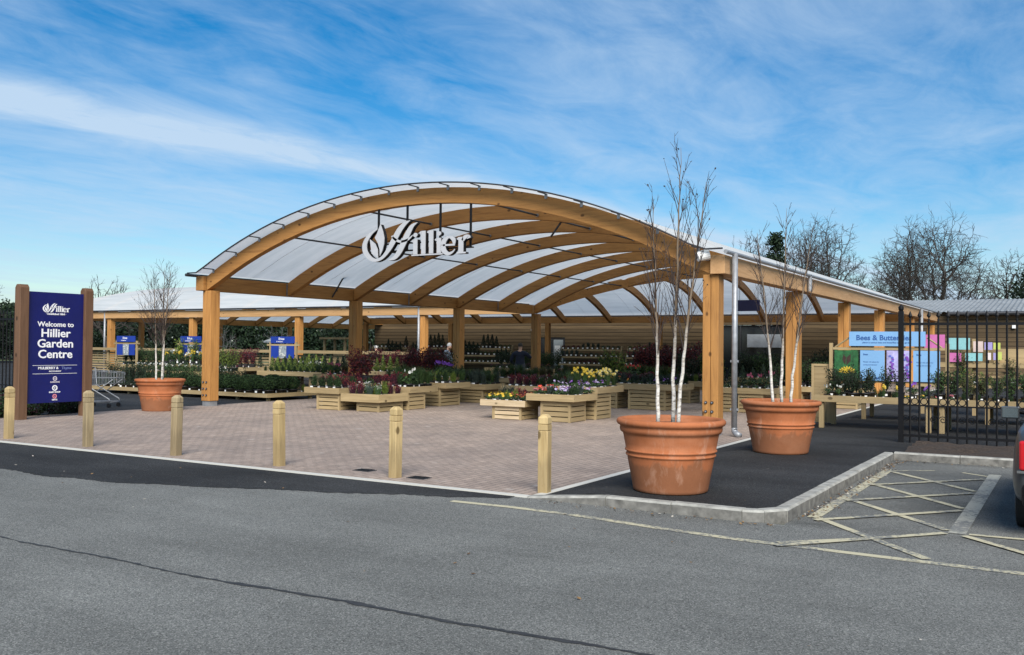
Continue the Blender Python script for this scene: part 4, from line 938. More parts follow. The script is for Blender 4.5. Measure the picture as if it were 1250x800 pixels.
deep(5.7,7.5,5.4,7.0,[['heather:red','heather:green'],['heather:pink','heather:red'],['heather:green','grass:green']],'deep table of red and green heathers between the two island rows','red and green heather table',.24,.42,1.4)
deep(.7,2.4,3.6,5.0,['alpine:green',['heather:red','alpine:red'],['shrub:red','alpine:red']],'table of dark red heathers right of the second post','dark red heather table',.23,.42,1.4)
deep(2.7,5.0,3.7,4.9,['heather:green',['grass:green','heather:lime'],['heather:red','grass:green']],'table of green heathers and grasses behind the primroses','green heather table behind primroses',.24,.5,1.4)
deep(6.2,8.2,10.8,12.2,[['alpine:grey','alpine:red'],['hellebore:red','alpine:red'],['grass:green']],'deep table of grey and red heathers beyond the middle aisle','grey and red heather table',.27,.5,1.4)
deep(11.2,13.0,6.6,7.8,['alpine:grey',['alpine:green','hellebore:pink'],'conifer:dark'],'table of small plants seen behind the nearest birch','heather table behind nearest birch',.27,.5,1.1)
deep(9.2,11.2,14.9,16.2,['heather:pink',['heather:grey','heather:red'],'shrub:dark'],'table of pink heathers behind the birch stems','pink heather table behind birch stems',.28,.5,1.2)
#@@RIGHT
# ------------------------------------------------------------------ right-hand display bench and boards
table(15.12,21.5,2.0,3.3,.62,.75,[],'long timber bench on legs behind the railing, in front of the bee boards',legs=[(x,y) for x in (15.25,17.22,17.45,19.4,21.3) for y in (2.1,3.2)],zg=FZ)
fill(15.2,20.2,2.05,3.25,.66,.24,[['hellebore:white','shrub:dark','heather:green','primrose:yellow','primrose:pink','heather:green','heather:green','alpine:grey','primrose:darkred','primrose:red'],['shrub:dark','shrub:dark','daffodil:yellow','hellebore:purple','shrub:green','shrub:olive','shrub:green','shrub:green','primrose:red','primrose:red'],['shrub:dark','heather:green','shrub:dark','hellebore:purple','shrub:green','shrub:lime','shrub:olive','shrub:green','hellebore:red','shrub:green']],'bench behind railing','plants on the bench behind the railing',True,.72)
table(15.3,22,5.0,6.2,.5,.62,[],'second timber bench behind the bee boards',legs=[(x,y) for x in (15.5,18,20.5,21.8) for y in (5.1,6.1)],zg=FZ)
bb=thing('bee_display_board','timber display frame of bee and butterfly information boards on the bench','display board')
YB=3.42
for x in (15.14,17.4): part('post',MB().box(x-.035,x+.035,YB,YB+.07,.1,1.80,PZ),bb,bev=.004)
for z in (1.66,.98): part('crossbar',MB().box(15.18,17.36,YB+.008,YB+.062,z,z+.05,PX),bb)
part('header_stay',MB().tube([(15.22,YB+.04,1.71),(15.52,YB+.04,1.92)],.02,PX,6).tube([(17.3,YB+.04,1.71),(17.02,YB+.04,1.92)],.02,PX,6),bb)
hd=part('header_panel',MB().box(15.52,17.0,YB-.03,YB-.002,1.74,2.04,SKYB),bb)
DBL=M('dark_blue_lettering',(.03,.10,.30),.5,.05)
part('lettering',text_mb('Bees & Butterflies',.15,.004,DBL,(16.2,YB-.0325,1.865),(1,0,0),(0,0,1),bold=.003),hd)
part('lettering',text_mb('plants to attract bees and butterflies to your garden',.045,.004,DBL,(16.26,YB-.0325,1.80),(1,0,0),(0,0,1)),hd)
def board(x0,x1,z0,z1,mat,nme='panel',lab=None):
    p=part(nme,MB().box(x0,x1,YB-.022,YB-.004,z0,z1,mat),bb,label=lab)
    return p
GRN=M('leaf_photo_green',(.018,.10,.03),.5,.5,14); VIO=M('lilac_photo',(.38,.36,.62),.5,.35,9)
p=board(15.22,15.70,1.02,1.65,GRN,'butterfly_picture','green photo of a butterfly on a yellow flower')
R=random.Random(2)
m=MB()
for k in range(9):
    a=rad(20+k*18); m.prism([(15.48+.0*k,1.16),(15.48+.16*math.cos(a-.12),1.16+.13*math.sin(a-.12)),(15.48+.2*math.cos(a),1.16+.16*math.sin(a)),(15.48+.16*math.cos(a+.12),1.16+.13*math.sin(a+.12))],YB-.026-.0008*k,YB-.0225,FL['yellow'],1)
part('flower',m,p)
m=MB(); BW=M('butterfly_brown',(.035,.018,.012),.6,.4,30)
m.prism([(15.44,1.33),(15.38,1.45),(15.40,1.56),(15.46,1.50)],YB-.027,YB-.0225,BW,1).prism([(15.46,1.33),(15.47,1.50),(15.55,1.57),(15.55,1.42)],YB-.0275,YB-.0225,BW,1); part('butterfly',m,p)
for (x0,x1) in ((15.74,16.22),(16.77,17.27)):
    p=board(x0,x1,1.02,1.65,SKYB,'text_panel')
    part('lettering',text_mb('Bees',.05,.003,DBL,(x0+.06,YB-.024,1.55),(1,0,0),(0,0,1),'LEFT',.001),p)
    for k,t_ in enumerate(('Nectar rich plants for','spring and summer')): part('lettering',text_mb(t_,.036,.003,DBL,(x0+.06,YB-.024,1.40-.06*k),(1,0,0),(0,0,1),'LEFT'),p)
    part('lettering',text_mb('Hillier',.05,.003,DBL,(x0+.33,YB-.024,1.06),(1,0,0),(0,0,1),'CENTER',.002),p)
p=board(16.26,16.73,1.02,1.65,VIO,'flower_picture','lilac photo of purple flower spikes')
m=MB(); k2=0
for (fx,fz0) in ((16.36,1.12),(16.56,1.18),(16.66,1.1)):
    for k in range(14):
        k2+=1; a=R.uniform(0,6.28); cx_,cz_=fx+R.gauss(0,.022),fz0+.032*k; m.prism([(cx_+.03*math.cos(a+q*PI/3),cz_+.024*math.sin(a+q*PI/3)) for q in range(6)],YB-.0225-.0004*(k2+1),YB-.0222,FL['purple'] if R.random()<.7 else FL['blue'],1)
part('flower',m,p)
# shelves with coloured cards behind
sh=thing('plant_shelf','tiered timber shelf with crate lattice and coloured cards behind the railing','shelf',(0,0,0))
for x in (16.35,17.5,18.65,19.8,21): part('upright',MB().box(x-.04,x+.04,8.0,8.08,FZ,1.95,PZ),sh)
part('shelf_board',MB().box(16.3,21.1,7.85,8.1,1.26,1.38,PX),sh); part('shelf_board',MB().box(16.3,21.1,7.7,8.1,.78,.85,PX),sh)
for z in (.92,1.02,1.12): part('lattice_slat',MB().box(16.3,21.1,7.98,8.0,z,z+.05,PX),sh)
cols={'pink':(.50,.13,.34),'aqua':(.22,.46,.48),'cream_pink':(.58,.46,.42),'lavender':(.32,.28,.54),'lime':(.46,.52,.12),'pale':(.7,.62,.60),'salmon':(.68,.30,.32)}
cards=[(16.42,16.88,1.71,2.05,'pink'),(16.93,17.43,1.69,1.97,'aqua'),(17.5,17.71,1.64,1.89,'cream_pink'),(17.74,17.91,1.69,1.87,'lavender'),(17.93,18.08,1.70,1.86,'lime'),(16.94,17.24,1.39,1.61,'pink'),(17.33,17.7,1.42,1.61,'aqua'),(17.77,17.88,1.45,1.62,'pale'),(17.93,17.98,1.45,1.62,'lavender'),(18.0,18.11,1.45,1.64,'lime'),(16.4,16.62,1.15,1.60,'salmon')]
names={'pink':'pink','aqua':'aqua','cream_pink':'cream','lavender':'lavender','lime':'lime yellow','pale':'pale','salmon':'salmon'}
part('back_panel',MB().box(16.9,21.05,8.02,8.05,1.38,1.72,PX),sh)
for i,(a,b,z0,z1,c) in enumerate(cards):
    m=MB().box(a,b,7.80,7.812,z0,z1,M('card_'+c,cols[c],.55,.12,5)).box((a+b)/2-.012,(a+b)/2+.012,7.815,7.84,1.38,z0+.02,PZ)
    row='upper row' if z0>1.63 else 'lower row'
    solo('picture_card',m,f'{names[c]} {"large" if b-a>.3 else "small"} card, {row}, on the shelf behind the railing','card',group='coloured cards on the plant shelf')
for i in range(16): plant(['heather:green','heather:red','alpine:red','shrub:olive'][i%4],(16.5+i*.26,7.82,.85),False,f"{desc(['heather:green','heather:red','alpine:red','shrub:olive'][i%4])}, {ORD[i]} from left on the shelf behind the railing",'plants on the shelf behind the railing',.8)
ib=thing('side_panel_screen','small timber screen panel at the left end of the bee bench','screen')
part('frame',MB().box(14.72,14.77,3.5,3.55,.1,1.35,PZ).box(15.05,15.1,3.5,3.55,.1,1.35,PZ).box(14.77,15.05,3.5,3.55,1.30,1.35,PX),ib); part('infill',MB().box(14.772,15.048,3.515,3.535,.1,1.298,PX),ib)
table(12.0,14.6,10.0,11.2,.45,.6,[(12.2,12.9,10.1,11),(13.8,14.4,10.1,11)],'low table of green shrubs behind the second planter')
fill(12.05,14.55,10.05,11.15,.49,.3,['shrub:green','shrub:dark','shrub:green'],'table behind second planter','green shrubs behind the second planter',False,1.0)
# ------------------------------------------------------------------ shop building
sb=thing('shop_building','long single-storey timber-clad shop with grey corrugated roof behind the canopy','building')
mb=MB()
YW=32.9
for (x0,x1,z0,z1) in ((-21.3,-8.4,0,3.6),(-8.4,-6.7,2.25,3.6),(-6.7,2.6,0,3.6),(2.6,6.7,2.95,3.6),(6.7,19.0,0,3.55),(19.0,22.5,0,.9),(19.0,22.5,2.4,3.55),(22.5,45,0,3.55)): mb.box(x0,x1,YW,YW+.22,z0,z1,CLAD)
mb.box(-21.3,-21.1,YW+.22,48,0,3.55,CLAD); part('wall',mb,sb)
d=part('door',MB().box(-8.38,-6.72,YW+.06,YW+.12,.0,2.24,DARKSTEEL),sb); part('door_glass',MB().box(-8.25,-7.6,YW+.045,YW+.058,.15,2.1,GLASS).box(-7.5,-6.85,YW+.045,YW+.058,.15,2.1,M('pale_glazing',(.30,.34,.36),.12,.3,1)),d)
part('notice',MB().box(-7.42,-7.05,YW+.03,YW+.04,1.35,1.75,WHITE).box(-7.42,-7.05,YW+.03,YW+.04,.85,1.25,WHITE),d); part('door_handle',MB().tube([(-7.58,YW+.02,.95),(-7.58,YW+.02,1.35)],.02,STEEL,6),d)
e=part('glass_entrance',MB().box(2.6,6.7,YW+.12,YW+.16,.0,2.94,GLASS),sb)
for x in (2.66,4.0,5.3,6.62): part('mullion',MB().box(x-.04,x+.04,YW+.07,YW+.118,0,2.94,DARKSTEEL),e)
part('banner',MB().box(4.4,6.5,YW-.04,YW-.02,1.75,2.45,M('grey_banner',(.30,.33,.36),.6,.2,3)),e)
w=part('window',MB().box(19.02,22.48,YW+.1,YW+.14,.92,2.38,GLASS),sb); part('window_frame',MB().box(19.0,22.5,YW-.02,YW+.09,2.32,2.39,DARKSTEEL).box(19.0,22.5,YW-.02,YW+.09,.9,.96,DARKSTEEL).box(20.7,20.78,YW-.02,YW+.09,.96,2.32,DARKSTEEL),w)
mb=MB(); CORR=M('corrugated_roof',(.22,.235,.24),.65,.2,1.5); n=0
xs=[-21.6+i*.11 for i in range(610)]
for i in range(len(xs)-1):
    za=.045*(i%2); zb=.045*((i+1)%2)
    mb.quad((xs[i],YW-.35,3.52+za),(xs[i+1],YW-.35,3.52+zb),(xs[i+1],40.5,4.5+zb),(xs[i],40.5,4.5+za),CORR)
    mb.quad((xs[i],40.5,4.5+za),(xs[i+1],40.5,4.5+zb),(xs[i+1],48,3.52+zb),(xs[i],48,3.52+za),CORR)
part('roof',mb,sb); part('gutter',MB().tube([(14.3,YW-.40,3.46),(45.3,YW-.40,3.46)],.09,DARKSTEEL,8),sb)
part('security_light',MB().box(17.05,17.2,YW-.15,YW,2.75,2.9,WHITE),sb)
solo('wall_lamp',MB().box(-9.0,-8.55,YW-.12,YW,2.62,2.74,WHITE),'white bulkhead lamp on the timber wall left of the shop door','lamp',bev=.02)
hb=thing('hanging_banner','dark purple-blue sign hanging under the canopy behind the front right post','sign')
pl=part('panel',MB().box(9.64,10.4,14.5,14.53,2.95,3.33,M('deep_blue_panel',(.012,.014,.07),.5,.1,3)),hb); part('hanging_rod',MB().tube([(9.7,14.515,3.33),(9.7,14.515,inner(9.7)+.05)],.008,DARKSTEEL,5).tube([(10.34,14.515,3.33),(10.34,14.515,inner(10.34)+.05)],.008,DARKSTEEL,5),hb)
part('lettering',text_mb('Tills',.16,.004,SIGNW,(10.02,14.4985,3.08),(1,0,0),(0,0,1)),pl) if False else None
# tiered stands on the back wall
def stand(x0,x1,label,phr,kinds):
    t=thing('tiered_stand',label,'plant stand',(0,0,0),0,'tiered plant stands against the shop wall')
    for x in (x0,x1): part('side_board',MB().prism([(30.9,0),(31.15,0),(31.75,1.75),(31.6,1.75)],x-.03,x+.03,PZ,0),t)
    for k in range(3):
        y=31.0+.2*k; z=.62+.42*k; part('shelf',MB().box(x0+.03,x1-.03,y,y+.24,z,z+.05,PX),t)
        part('shelf_lip',MB().box(x0+.03,x1-.03,y-.02,y-.001,z,z+.09,PX),t)
        n=int((x1-x0)/.3)
        for i in range(n):
            kd=kinds[(k*2+i//4)%len(kinds)]
            plant(kd,(x0+(x1-x0)*(i+.5)/n,y+.11,z+.05),False,f"{desc(kd)}, {ORD[i]} from left, {['bottom','middle','top'][k]} shelf, {phr}",'small plants on the tiered wall stands',1.5)
stand(-20.3,-17.4,'leftmost tiered timber plant stand at the far end of the shop wall','leftmost wall stand',['conifer:dark','alpine:green','alpine:grey'])
stand(-17.0,-13.6,'tiered timber plant stand on the wall left of the downpipe post','stand left of downpipe',['alpine:green','alpine:grey','conifer:dark'])
stand(-13.0,-9.6,'tiered timber plant stand on the wall behind the man in navy','stand left of shop door',['alpine:green','alpine:grey','conifer:dark'])
stand(-6.2,-2.4,'tiered timber plant stand just right of the shop door','stand right of shop door',['alpine:grey','alpine:red','heather:grey'])
stand(-2.0,2.2,'tiered timber plant stand left of the glass entrance','stand left of glass entrance',['alpine:grey','alpine:lime','heather:grey'])
# ------------------------------------------------------------------ left: timber screen, blue sign stands, parasol
sn=thing('timber_screen','long slatted timber screen with a flat top rail behind the left benches','screen')
for i in range(10): part('post',MB().box(-26+2.4*i-.05,-26+2.4*i+.05,14.0,14.1,0,1.27,PZ),sn)
part('top_rail',MB().box(-26.1,-4.2,13.85,14.15,1.27,1.40,PX),sn)
mb=MB()
for k in range(8): mb.box(-26,-4.3,14.11,14.13,.2+.13*k,.28+.13*k,PX)
part('slats',mb,sn)
def bluesign(x,y,label,w=1.3,panels=True):
    t=thing('blue_sign_stand',label,'sign',(x,y,0),0,'blue information stands on the left')
    for s in (-w/2-.04,w/2+.04): part('post',MB().box(s-.035,s+.035,0,.07,0,1.75,PZ),t)
    part('crossbar',MB().box(-w/2-.2,w/2+.2,-.005,.075,1.60,1.66,PX),t)
    h=part('header',MB().box(-w/2+.02,w/2-.02,-.02,.01,1.70,1.96,BLUE),t)
    part('lettering',text_mb('Ericas',.13,.004,SIGNW,(-.05,-.0225,1.83),(1,0,0),(0,0,1),bold=.002),h); part('lettering',text_mb('& Heathers',.075,.004,SIGNW,(-.15,-.0225,1.74),(1,0,0),(0,0,1)),h)
    if panels:
        for s in (-w/2+.04,w/2-.44): part('panel',MB().box(s,s+.40,-.015,.005,1.12,1.60,BLUE),t)
        pc=part('flower_picture',MB().box(-w/2+.46,w/2-.46,-.015,.005,1.12,1.60,M('picture_grey',(.25,.28,.30),.6,.5,14)),t)
        R=random.Random(int(x*7)); m=MB()
        for k in range(12): m.leaf((R.uniform(-.17,.17),-.02-.001*k,R.uniform(1.18,1.55)),.05,FL['white'],R,.7,Vector((0,-1,0)))
        part('blossom',m,pc)
bluesign(-6.95,10.0-.3,'blue sign stand with flower picture right of the front left post'); bluesign(-12.2,9.7,'blue sign stand with yellow flowers, half hidden by the left canopy post'); bluesign(-16.4,9.7,'blue sign stand between the navy sign and the left birch')
hp=MB().lathe([(.10,0),(.22,.0),(.27,.2),(.29,.24)],WHITE,18)
solo('white_tub',hp,'white tub on the screen rail beside the left blue sign','tub',(-17.6,13.95,1.402),smooth=True)
for i in range(14):
    kd=['daffodil:yellow','daffodil:yellow','hellebore:white','shrub:lime'][i%4]; plant(kd,(-13.1+.2*i,9.2+.25*(i%2),.78),False,f"{desc(kd)}, {ORD[i]} from left, high row under the half-hidden blue sign",'bright flowers under the half-hidden blue sign',1.2)
table(-13.3,-10.2,9.05,9.6,.64,.78,[(-12.9,-12.2,9.1,9.5),(-11.2,-10.5,9.1,9.5)],'narrow raised table of yellow flowers under the half-hidden blue sign',zg=0)
def parasol(x,y,label):
    t=thing('garden_parasol',label,'parasol',(x,y,0)); part('pole',MB().tube([(0,0,0),(0,0,2.05)],.025,PZ,8),t)
    part('canopy',MB().lathe([(.001,2.08),(.35,1.98),(.75,1.82),(.74,1.74)],WHITE,8),t); part('base',MB().lathe([(.001,.08),(.22,.07),(.24,0)],KERB,14),t)
parasol(-18.0,20.5,'small white garden parasol under the cross canopy, left of a blue sign')
def gazebo(x,y):
    t=thing('garden_arbour','small pale timber arbour with flat roof under the cross canopy','arbour',(x,y,0))
    for a in (-.7,.7):
        for b in (-.4,.4): part('post',MB().box(a-.05,a+.05,b-.05,b+.05,0,1.95,PZ),t)
    part('roof',MB().box(-.9,.9,-.6,.6,1.95,2.05,PX),t); part('seat',MB().box(-.65,.65,-.3,.3,.42,.47,PX),t); part('backrest',MB().box(-.65,.65,.30,.345,.47,1.2,PX),t)
gazebo(-13.6,20.6)
#@@PEOPLE
# ------------------------------------------------------------------ people (skin-modifier figures)
def person(loc,rz,label,h,mats,lean=0,armL=None,armR=None,bulk=1.0,hair=(.3,.29,.28),head_yaw=0):
    """faces +Y locally; mats=(top,legs,shoes)"""
    k=h/1.75; SK=M('skin',(.50,.30,.21),.6,.08,8)
    V=[];E=[];RR=[];MT=[]
    def v(p,r,m,par=None):
        p=Vector(p); z=p.z
        if z>.95: a=lean*(z-.95); p=Vector((p.x,p.y+a,p.z-.3*a*abs(lean)))
        V.append(p*k); RR.append((r[0]*k,r[1]*k) if hasattr(r,'__len__') else (r*k,r*k)); MT.append(m)
        if par is not None: E.append((par,len(V)-1))
        return len(V)-1
    T,Lg,Sh=mats
    pel=v((0,0,.95),(.15*bulk,.115*bulk),T); wa=v((0,0,1.10),(.145*bulk,.11*bulk),T,pel); ch=v((0,.0,1.28),(.17*bulk,.12*bulk),T,wa); ut=v((0,-.01,1.41),(.13*bulk,.085*bulk),T,ch); nk=v((0,.01,1.50),(.055,.055),SK,ut); hd0=v((0,.03,1.58),(.068,.078),SK,nk); hd1=v((0,.025,1.66),(.076,.092),SK,hd0); v((0,.015,1.72),(.052,.062),SK,hd1)
    v((0,.125,1.605),(.012,.012),SK,hd0)
    for s,arm in ((-1,armL),(1,armR)):
        el,wr=arm or ((s*.27,-.03,1.10),(s*.25,.10,.88))
        sh=v((s*.18*bulk,-.01,1.39),(.068*bulk,.066*bulk),T,ut); e=v(el,(.052*bulk,.052*bulk),T,sh); w_=v(wr,(.034,.034),T,e)
        d=(Vector(wr)-Vector(el)).normalized(); pm=Vector(wr)+d*.06; pa=v(pm,(.034,.018),SK,w_); sd=d.cross(Vector((0,1,.2))).normalized()
        for f in range(4):
            o=sd*(.026-.017*f); b=pm+o*.8+d*.03; q1=v(b+o*.3,(.010,.010),SK,pa); q2=v(b+o*.4+d*.035+Vector((0,.008,0)),(.009,.009),SK,q1); v(b+o*.4+d*(.058+.006*(f in(1,2)))+Vector((0,.02,0)),(.007,.007),SK,q2)
        t1=v(pm+sd*.040-d*.01,(.011,.011),SK,pa); v(pm+sd*.058+d*.025,(.009,.009),SK,t1)
        hp=v((s*.095,0,.88),(.095*bulk,.10*bulk),Lg,pel); kn=v((s*.11,.02,.49),(.064,.066),Lg,hp); an=v((s*.11,-.02,.10),(.048,.05),Lg,kn); v((s*.12,.13,.045),(.045,.036),Sh,an)
    me=bpy.data.meshes.new('p'); me.from_pydata(V,E,[]); o=bpy.data.objects.new('p',me); C.objects.link(o)
    sk=o.modifiers.new('s','SKIN'); sl=me.skin_vertices[0].data
    for i,r in enumerate(RR): sl[i].radius=r
    sl[0].use_root=True
    su=o.modifiers.new('u','SUBSURF'); su.levels=2; su.render_levels=2
    dg=bpy.context.evaluated_depsgraph_get(); m2=bpy.data.meshes.new_from_object(o.evaluated_get(dg)); bpy.data.objects.remove(o)
    ml=[]; m2.materials.clear()
    for m in (T,Lg,Sh,SK):
        if m not in ml: ml.append(m); m2.materials.append(m)
    segs=[(V[a],V[b],MT[b],MT[a]) for a,b in E]
    for p in m2.polygons:
        c=p.center; best=1e9;bm=T
        for a,b,mb_,ma in segs:
            d=b-a; t=max(0,min(1,(c-a).dot(d)/max(d.length_squared,1e-9))); q=(c-(a+d*t)).length
            if q<best: best=q; bm=mb_ if t>.35 else ma
        p.material_index=ml.index(bm); p.use_smooth=True
    o=link('person',m2); o.location=loc; o.rotation_euler=(0,0,rz); tag(o,label,'person')
    R=random.Random(4); hm=MB(); HM=M('hair_%d'%int(hair[0]*100),hair,.8,.3,60)
    c=V[6]
    vs=[];fs=[]
    for i in range(9):
        for j in range(16):
            th=rad(8+i*12.5); ph=2*PI*j/16; 
            lim=1.0 if math.sin(ph)<.25 or th<rad(60) else .86
            vs.append(c+Vector((math.sin(th)*math.cos(ph)*.088*lim,math.sin(th)*math.sin(ph)*.104*lim-.006,math.cos(th)*.105+.012))*k)
    for i in range(8):
        for j in range(16): fs.append((i*16+j,i*16+(j+1)%16,(i+1)*16+(j+1)%16,(i+1)*16+j))
    fs.append(tuple(range(16))[::-1]); hm.add(vs,fs,HM); part('hair',hm,o,smooth=True)
    return o
CN=M('navy_cloth',(.012,.017,.035),.9,.25,14); CG=M('grey_blue_cloth',(.16,.20,.26),.9,.2,14); CD=M('dark_cloth',(.018,.020,.024),.9,.3,14); TR=M('trouser_cloth',(.05,.055,.07),.9,.2,14); TT=M('light_trouser_cloth',(.30,.28,.26),.9,.2,14); SHO=M('shoe_leather',(.02,.016,.013),.6,.2,14)
person((2.45,12.0,ZP),rad(20),'man in a navy jacket seen from behind, reaching beside the fourth post',1.76,(CN,TR,SHO),.0,((-.34,.02,1.12),(-.26,.22,1.0)),((.36,.10,1.24),(.30,.34,1.30)),1.22,(.035,.028,.022))
person((-2.30,14.1,ZP),rad(-75),'grey-haired person in a grey-blue jacket stooping beside the third post',1.76,(CG,TT,SHO),.22,((-.24,.10,1.12),(-.2,.34,1.02)),((.24,.10,1.12),(.2,.34,1.02)),1.1,(.42,.41,.40))
person((-8.9,17.9,ZP),rad(60),'grey-haired person in dark clothes looking down beside the second post',1.62,(CD,TR,SHO),.2,((-.24,.10,1.10),(-.2,.30,1.05)),((.24,.10,1.10),(.2,.30,1.05)),1.15,(.45,.44,.43))
#@@TREES
# ------------------------------------------------------------------ trees
def bare_tree(loc,h,label,seed,crown=4,ntip=900,trunk_h=.2,r0=.3,mat=BARK,twig=.026,group='bare winter trees on the skyline'):
    """limbs fork toward groups of twig tips spread through a rounded crown"""
    R=random.Random(seed); t=thing('bare_tree',label,'tree',loc,0,group); tk=MB(); cr=MB()
    z0=h*trunk_h; tips=[]
    lob=[(R.uniform(0,6.28),R.uniform(.8,1.12)) for _ in range(7)]
    while len(tips)<ntip:
        a=R.uniform(0,2*PI); th=math.acos(1-R.random()*.93); q=R.uniform(.35,1)**.55
        k=1+.06*math.sin(3*a+lob[0][0])+.05*math.sin(5*a+4*th+lob[1][0])+R.gauss(0,.025)
        tips.append(Vector((math.sin(th)*math.cos(a)*crown*q*k,math.sin(th)*math.sin(a)*crown*q*k,z0+math.cos(th)**.8*(h-z0)*q*k)))
    def bend(p,e,r1,r2,mb,n,seg=5):
        L=(e-p).length; pts=[p]; o1=Vector((R.gauss(0,1),R.gauss(0,1),R.gauss(0,.6)))*L*.07
        for i in range(1,seg): 
            u=i/seg; pts.append(p.lerp(e,u)+o1*math.sin(u*PI)+Vector((R.gauss(0,1),R.gauss(0,1),R.gauss(0,1)))*L*.02)
        pts.append(e); mb.tube(pts,[r1+(r2-r1)*i/seg for i in range(seg+1)],mat,n,cap=False)
    def rec(p,T,r,lev):
        if len(T)<=2:
            for q in T:
                bend(p,q,max(r*.8,twig*.6),twig*.35,cr,3,4); d=(q-p)
                for k in range(3):
                    d2=(d.normalized()+Vector((R.gauss(0,.6),R.gauss(0,.6),R.gauss(0,.5)+.15))).normalized(); s0=p.lerp(q,R.uniform(.4,1)); bend(s0,s0+d2*crown*R.uniform(.06,.14),twig*.4,twig*.25,cr,3,2)
            return
        K=3 if lev<2 and len(T)>30 else 2; cs=R.sample(T,K)
        for _ in range(3):
            g=[[] for _ in range(K)]
            for q in T:
                dd=[((q-p).normalized()-(c-p).normalized()).length for c in cs]; g[dd.index(min(dd))].append(q)
            cs=[(sum(x,Vector())/len(x) if x else c) for x,c in zip(g,cs)]
        for x in g:
            if not x: continue
            c=sum(x,Vector())/len(x); f=R.uniform(.30,.46); e=p.lerp(c,f); e.z-=0
            rr=max(r*math.sqrt(len(x)/len(T))*1.05,twig*.55); bend(p,e,min(r,rr*1.15),rr,cr,6 if lev<3 else 4 if lev<5 else 3); rec(e,x,rr,lev+1)
    tk.tube([(0,0,0),(R.gauss(0,.05),0,z0*.5),(0,0,z0)],[r0*1.25,r0,r0*.92],mat,9); rec(Vector((0,0,z0)),tips,r0*.9,0)
    part('trunk',tk,t,smooth=True); part('branches',cr,t); return t
bare_tree((7.6,81,0),14.3,'broad bare oak with rounded crown right of the canopy end',41,6.2,2600,.15,.40,twig=.034)
bare_tree((-2.0,79,0),14.5,'tall bare tree behind the right eave beam, between conifer and oak',52,5.0,1900,.16,.32,twig=.032)
bare_tree((-9.6,82,0),14.2,'bare tree left of the dark conifer behind the arch end',63,4.0,1100,.2,.27,twig=.032)
bare_tree((-6.0,90,0),15.4,'thin bare tree directly behind the dark conifer',64,3.8,1000,.2,.27,twig=.034)
bare_tree((3.2,96,0),13.6,'distant bare tree filling the gap left of the broad oak',65,4.2,1200,.2,.27,twig=.036)
bare_tree((13.6,98,0),12.4,'distant lower bare tree between the broad oak and the right evergreen',66,3.6,900,.2,.25,twig=.036)
bare_tree((-46.5,30.5,0),7.0,'small spreading bare tree above the left canopy roof',71,2.9,240,.25,.2,twig=.028)
bare_tree((-51.0,22.0,0),8.0,'bare tree cut by the left edge of the view',82,3.0,240,.2,.22,twig=.028)
for i,(x,y) in enumerate(((-27.5,25.5),(-24.5,26.5),(-22.0,25))): bare_tree((x,y,0),2.9,['pale-barked small bare tree, left of three under the cross canopy','pale-barked small bare tree, middle of three under the cross canopy','pale-barked small bare tree, right of three under the cross canopy'][i],90+i,.9,60,.35,.05,PALEBARK,.016,group='pale young trees under the cross canopy')
def evergreen(loc,h,w,label,seed,n=5000,leaf=.16,mats=(LC,LD),group='evergreen trees behind the canopies',shape='cone'):
    R=random.Random(seed); t=thing('evergreen_tree',label,'tree',loc,0,group)
    part('trunk',MB().tube([(0,0,0),(0,0,h*.9)],[h*.02+.05,.03],BARK,7),t)
    cr=MB(); nc=70; cs=[]
    for i in range(nc):
        z=R.random()**.9; rr=(w*(1-z)**.8+.1*w) if shape=='cone' else w*math.sqrt(max(.05,1-(2*z-.9)**2)); a=R.uniform(0,6.28); q=R.uniform(.45,1.0)
        cs.append((Vector((math.cos(a)*rr*q,math.sin(a)*rr*q,h*(.08+.90*z))),w*R.uniform(.16,.34)))
    for i in range(n):
        c,s=cs[R.randrange(nc)]; d=Vector((R.gauss(0,.55),R.gauss(0,.55),R.gauss(0,.45)))
        cr.leaf(c+d*s,leaf*R.uniform(.6,1.2),mats[R.random()<.35],R,.45)
    part('crown',cr,t); return t
evergreen((-6.4,78,0),13.3,2.1,'dark narrow conifer rising behind the right eave beam',5,6000,.2)
evergreen((17.3,80,0),9.0,4.0,'dark rounded evergreen at the right edge beyond the shop roof',6,7000,.2,shape='round')
evergreen((22.5,84,0),10,4.5,'dark evergreen at the far right behind the rounded one',7,5000,.2,shape='round')
R=random.Random(12)
k=0
EV=['broad','slim','ragged','dense','dark','low','tall','leaning','bushy','mossy','blue-green','layered','shaggy','spiky','full','thin','twin-topped','bent','conical','squat','open','narrow']
for (x,y,h) in [(-74+i*2.6+R.uniform(-.8,.8),27+i*2.75+R.uniform(-2,2),R.uniform(4.4,5.2)) for i in range(16)]:
    evergreen((x,y,0),h,R.uniform(2.6,3.4),f'{EV[k]} dark evergreen, {ORD[k]} from left in the belt seen under the left canopy',100+k,4200,.2,(LC,LD) if k%3 else (LD,LB),shape='round' if k%2 else 'cone'); k+=1
for i,(x,y,h) in enumerate(((-70,26,5.6),(-73,32,5.9),(-66,34,5.2),(-60,20,4.9),(-55,26,4.2))):
    evergreen((x,y,0),h,2.6,f'{EV[14+i]} dark pine beyond the left railing, {ORD[i]} of that row',200+i,3200,.17,(LC,LD),group='dark pines at the far left',shape='round' if i%2 else 'cone')
g=MB(); R=random.Random(77)
for i in range(16000):
    u=R.random(); x=-86+u*56+R.gauss(0,1.2); y=24+u*62+R.gauss(0,1.2); top=4.6+.5*math.sin(u*31)+.4*math.sin(u*77)
    g.leaf((x,y,R.random()**.8*top),R.uniform(.25,.5),(LC,LC,LD,LB)[R.randrange(4)],R,.6)
tag(part('far_woodland',g,None),'distant dark evergreen wood beyond the yard, seen under the left canopy','woodland',kind='stuff')
